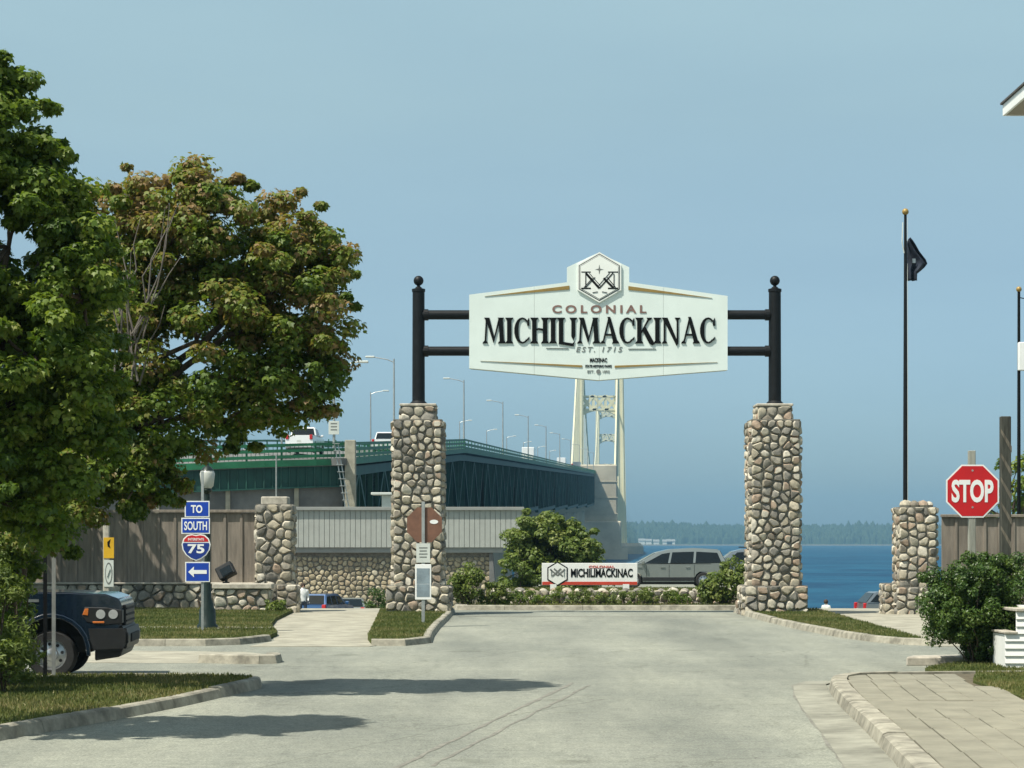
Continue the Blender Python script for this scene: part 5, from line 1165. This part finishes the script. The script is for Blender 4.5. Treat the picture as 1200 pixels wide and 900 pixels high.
for Y, o_, pt in ((455, -3, 'white_car'), (640, -3.5, 'white_car'), (760, -3, 'grey_paint'), (830, -6, 'red_paint')):
    p = bpt(Y, o_, 0); t = thing('box_truck', {'white_car': 'white box truck far along the green bridge deck', 'grey_paint': 'grey box truck far along the bridge near the tower', 'red_paint': 'red box truck far along the bridge near the tower'}[pt], 'truck', (p.x, p.y, p.z), -math.atan(.0615), 'white box trucks far along the bridge' if pt == 'white_car' else None)
    mb = MB(); mb.box((0, 0, 1.9), (2.5, 8, 2.6)); mb.build('box', M[pt], t, bev=.08); mb = MB(); mb.box((0, 5.2, 1.4), (2.3, 2.0, 2.0)); mb.build('cab', M[pt], t, bev=.2); mb = MB(); mb.box((0, 6.22, 1.8), (1.9, .04, .7)); mb.build('windscreen', M['car_glass'], t)
    for y_ in (-2.8, 4.9):
        for s in (-1, 1): mb = MB(); mb.tube([(s*.95, y_, .5), (s*1.2, y_, .5)], .5, 12); mb.build('wheel', M['tyre'], t)

# black pickup waiting on the side street
tk = thing('pickup_truck', 'black pickup truck waiting on the side street behind the shrubs', 'truck', (X(141, 35.6), 36.7, .0), .07); h = 1.0; r = .40; wx = -1.19
prof = [(-.16, .62), (-.09, .80), (-.065, 1.19), (-.11, 1.30), (-.32, 1.375), (-1.0, 1.405), (-1.75, 1.415), (-2.0, 1.42), (-6.0, 1.42), (-6.05, .62), (-5.55, .55)]+arch(-4.95, r, .55, 185, -5, 12)+[(-4.35, .48), (-1.85, .46)]+arch(wx, r+.03, .56, 190, 0, 14)+[(-.60, .62)]
mb = MB(); mb.prism(prof, -h, h); mb.build('body', M['truck_paint'], tk, bev=.05, smooth=True, seg=3)
mb = MB()
for s in (-1, 1):
    A = arch(wx, r+.03, .565, 195, -5, 14); B_ = arch(wx, r+.03, .635, 195, -5, 14); q = A+B_[::-1]; mb = MB(); mb.prism(q, s*(h-.02), s*(h+.035)); mb.build('wheel_arch', M['truck_paint'], tk, bev=.012, smooth=True)
mb = MB(); mb.prism([(-.52, .44), (-.02, .46), (.04, .56), (.04, .78), (-.02, .86), (-.64, .86), (-.60, .60)], -h-.02, h+.02); mb.build('bumper', M['black_trim'], tk, bev=.04, smooth=True, seg=2)
mb = MB(); mb.box((.045, 0, .66), (.03, 1.2, .14)); mb.build('bumper_vent', M['tyre'], tk, bev=.008)
mb = MB(); mb.prism([(-.50, .30), (-.10, .36), (-.05, .47), (-.5, .47)], -h+.06, h-.06); mb.build('valance', M['black_trim'], tk, bev=.02)
mb = MB(); mb.box((-.055, 0, 1.03), (.05, 1.3, .33)); mb.build('grille', M['black_trim'], tk, bev=.01)
for i in range(3): mb = MB(); mb.box((-.03, 0, .93+i*.1), (.03, 1.26, .03)); mb.build('grille_bar', M['tyre'], tk)
for s in (-1, 1):
    mb = MB(); mb.prism([(-.06, .90), (-.06, 1.12), (-.30, 1.16), (-.66, 1.17), (-.70, 1.02), (-.62, .92), (-.3, .88)], s*(h-.28), s*(h+.008)); hl = mb.build('headlight', M['black_trim'], tk, bev=.012)
    mb = MB(); mb.prism([(-.60, 1.03), (-.69, 1.04), (-.65, 1.14), (-.59, 1.14)], s*(h-.1), s*(h+.018)); mb.build('indicator', M['amber'], hl, bev=.006); mb = MB(); mb.prism([(-.34, .905), (-.52, .905), (-.53, .935), (-.34, .935)], s*(h-.1), s*(h+.018)); mb.build('indicator', M['amber'], hl, bev=.006)
    for x_ in (-.2, -.40): mb = MB(); mb.tube([(x_, s*(h-.1), 1.05), (x_, s*(h+.016), 1.05)], [.09, .075], 14); mb.build('reflector', M['lens'], hl, smooth=True)
    for x_ in (wx, -4.95): wheel(tk, x_, s*(h-.16), r, .28, s)
    mb = MB(); mb.box((-2.25, s*(h+.16), 1.62), (.12, .26, .34)); mb.build('mirror', M['black_trim'], tk, bev=.03)
    mb = MB(); mb.prism([(-1.98, .60), (-2.0, 1.41), (-3.05, 1.41), (-3.05, .60)], s*(h-.02), s*(h+.010)); dr = mb.build('door', M['truck_paint'], tk, bev=.012); mb = MB(); mb.box((-2.85, s*(h+.03), 1.2), (.22, .04, .05)); mb.build('handle', M['black_trim'], dr, bev=.01)
    mb = MB(); mb.box((-1.55, s*(h+.005), 1.27), (.34, .012, .045)); mb.build('badge', M['rim'], tk)
cabp = [(-1.72, 1.40), (-2.45, 1.86), (-2.9, 1.95), (-4.0, 1.95), (-4.25, 1.41)]; hw = lambda z: h-.06-.14*(z-1.4)/.55
mb = MB(); n = len(cabp); mb.add([(x, -hw(z), z) for x, z in cabp]+[(x, hw(z), z) for x, z in cabp], [tuple(range(n)), tuple(range(n, 2*n))[::-1]]+[(i, i+n, (i+1) % n+n, (i+1) % n) for i in range(n)]); mb.f = [f[::-1] for f in mb.f]; mb.build('cabin', M['truck_paint'], tk, bev=.05, smooth=True, seg=2)
for s in (-1, 1):
    for q in ([(-2.15, 1.45), (-2.55, 1.82), (-3.05, 1.86), (-3.05, 1.45)], [(-3.15, 1.45), (-3.15, 1.86), (-3.92, 1.86), (-4.05, 1.45)]):
        m_ = len(q); mb = MB(); mb.add([(x, s*(hw(z)+.008), z) for x, z in q]+[(x, s*(hw(z)-.03), z) for x, z in q], [tuple(range(m_)), tuple(range(m_, 2*m_))]+[(i, (i+1) % m_, (i+1) % m_+m_, i+m_) for i in range(m_)]); mb.build('window', M['car_glass'], tk)
mb = MB(); mb.add([(-1.80, -.78, 1.465), (-1.80, .78, 1.465), (-2.43, .70, 1.862), (-2.43, -.70, 1.862)], [(0, 1, 2, 3)]); o = mb.build('windscreen', M['car_glass'], tk); sm = o.modifiers.new('t', 'SOLIDIFY'); sm.thickness = .02
for x_ in (wx, -4.95): mb = MB(); mb.box((x_, 0, .78), (1.22, 1.36, .7)); mb.build('wheel_well', M['tyre'], tk)
mb = MB(); mb.box((-3.1, 0, .55), (4.9, 1.4, .25)); mb.bar((wx, -.9, .42), (wx, .9, .42), .14); mb.build('chassis', M['black_trim'], tk)

# ------------------------------------------------------------------ people
def person(label, loc, rz_, joints, edges, rad, top, legs, hz, hat=None):
    t = thing('person', label, 'person', loc, rz_); me = bpy.data.meshes.new('body'); names = list(joints)
    me.from_pydata([joints[k] for k in names], [(names.index(a), names.index(b)) for a, b in edges], [])
    o = link('body', me, None, t); sk = o.modifiers.new('skin', 'SKIN'); sk.use_smooth_shade = True
    for i, k in enumerate(names):
        v = me.skin_vertices[0].data[i]; v.radius = rad.get(k, (.05, .05)); v.use_root = (k == 'pelvis')
    ss = o.modifiers.new('sub', 'SUBSURF'); ss.levels = 1; ss.render_levels = 1
    dg = bpy.context.evaluated_depsgraph_get(); bm_ = bpy.data.meshes.new_from_object(o.evaluated_get(dg)); o.modifiers.clear(); o.data = bm_
    bm_.materials.clear()
    for m_ in ('skin', top, legs): bm_.materials.append(M[m_])
    sz, hp = joints['chest'][2], joints['pelvis'][2]
    for p in bm_.polygons:
        c = p.center; arm = abs(c.x) > .26
        p.material_index = 2 if c.z < hp+.06 and not arm else (1 if c.z < sz+.22 and not (abs(c.x) > .40) else 0)
        p.use_smooth = True
    hd = joints['head']; mb = MB(); mb.lathe([(.115*math.sin(a), -.125*math.cos(a)) for a in np.linspace(.9, 3.1, 8)], 12, (hd[0], hd[1]+.025, hd[2]+.04)); mb.build('hair', M['hair'], t, smooth=True)
    mb = MB(); mb.add([(hd[0]-.015, hd[1]-.095, hd[2]+.0), (hd[0]+.015, hd[1]-.095, hd[2]), (hd[0], hd[1]-.125, hd[2]-.02), (hd[0], hd[1]-.09, hd[2]+.05)], [(0, 1, 2), (0, 3, 1), (0, 2, 3), (1, 3, 2)]); mb.build('nose', M['skin'], t)
    for s in (-1, 1):
        mb = MB(); mb.lathe([(.012*math.sin(a), -.012*math.cos(a)) for a in np.linspace(.2, 2.9, 4)], 6, (hd[0]+s*.035, hd[1]-.088, hd[2]+.03)); mb.build('eye', M['letter_black'], t)
    return t
J = dict(pelvis=(0, 0, .92), waist=(0, 0, 1.08), chest=(0, 0, 1.32), neck=(0, 0, 1.50), head=(0, -.01, 1.62), crown=(0, 0, 1.72), shl=(-.19, 0, 1.42), ell=(-.36, -.06, 1.55), hal=(-.58, -.1, 1.72), shr=(.19, 0, 1.42), elr=(.25, .02, 1.12), har=(.22, -.12, .92),
         hl=(-.10, 0, .86), kl=(-.12, -.02, .48), al=(-.13, .02, .09), tl=(-.14, -.14, .04), hr=(.10, 0, .86), kr=(.12, -.04, .48), ar=(.14, .03, .09), tr=(.16, -.13, .04))
for s, nm in ((-1, 'l'), (1, 'r')):
    hx_ = Vector(J['ha'+nm]); el = Vector(J['el'+nm]); d = (hx_-el).normalized(); sd_ = Vector((0, 0, 1)).cross(d).normalized()
    for f_ in range(4): J['f%s%d' % (nm, f_)] = tuple(hx_+d*(.15+.015*(f_ in (1, 2)))+sd_*(.022*(f_-1.5)))
    J['f%s4' % nm] = tuple(hx_+d*.06+sd_*.07)
E = [('pelvis', 'waist'), ('waist', 'chest'), ('chest', 'neck'), ('neck', 'head'), ('head', 'crown'), ('chest', 'shl'), ('shl', 'ell'), ('ell', 'hal'), ('chest', 'shr'), ('shr', 'elr'), ('elr', 'har'), ('pelvis', 'hl'), ('hl', 'kl'), ('kl', 'al'), ('al', 'tl'), ('pelvis', 'hr'), ('hr', 'kr'), ('kr', 'ar'), ('ar', 'tr')]
E += [('ha'+nm, 'f%s%d' % (nm, f_)) for nm in 'lr' for f_ in range(5)]
RD = dict(pelvis=(.15, .12), waist=(.14, .10), chest=(.17, .12), neck=(.06, .06), head=(.095, .11), crown=(.07, .08), shl=(.08, .08), shr=(.08, .08), ell=(.048, .048), elr=(.048, .048), hal=(.034, .03), har=(.034, .03), hl=(.095, .095), hr=(.095, .095), kl=(.062, .062), kr=(.062, .062), al=(.042, .042), ar=(.042, .042), tl=(.04, .03), tr=(.04, .03))
RD.update({'f%s%d' % (nm, f_): (.009, .009) for nm in 'lr' for f_ in range(5)})
person('person in white shirt and dark trousers raising one arm by the short left pillar', (X(355, 100), 100, tz(100)+.012), .25, J, E, RD, 'tee', 'trousers', 0)
J2 = dict(J); J2.update(ell=(-.26, .02, 1.14), hal=(-.24, -.10, .92))
for f_ in range(5): J2['fl%d' % f_] = (-.24+.022*(f_-1.5), -.13, .78) if f_ < 4 else (-.18, -.16, .86)
person('person in pale top seen beyond the walk between the right pillars', (X(968, 112), 112, tz(112)+.012-.35), 2.6, J2, E, RD, 'plate_white', 'trousers', 0)

# ------------------------------------------------------------------ haze over the lake
mb = MB(); mb.box((0, 3600, 76), (16000, 8000, 168)); hz = mb.build('haze', None); tag(hz, 'thin blue summer haze over the lake and far shore', 'haze', kind='stuff')
hm = bpy.data.materials.new('haze'); hm.use_nodes = True; nt = hm.node_tree; nt.nodes.clear()
pv = nt.nodes.new('ShaderNodeVolumePrincipled'); pv.inputs['Color'].default_value = (.28, .54, .76, 1); pv.inputs['Density'].default_value = .00015; pv.inputs['Anisotropy'].default_value = .1
ou = nt.nodes.new('ShaderNodeOutputMaterial'); nt.links.new(pv.outputs[0], ou.inputs['Volume']); hz.data.materials.append(hm)
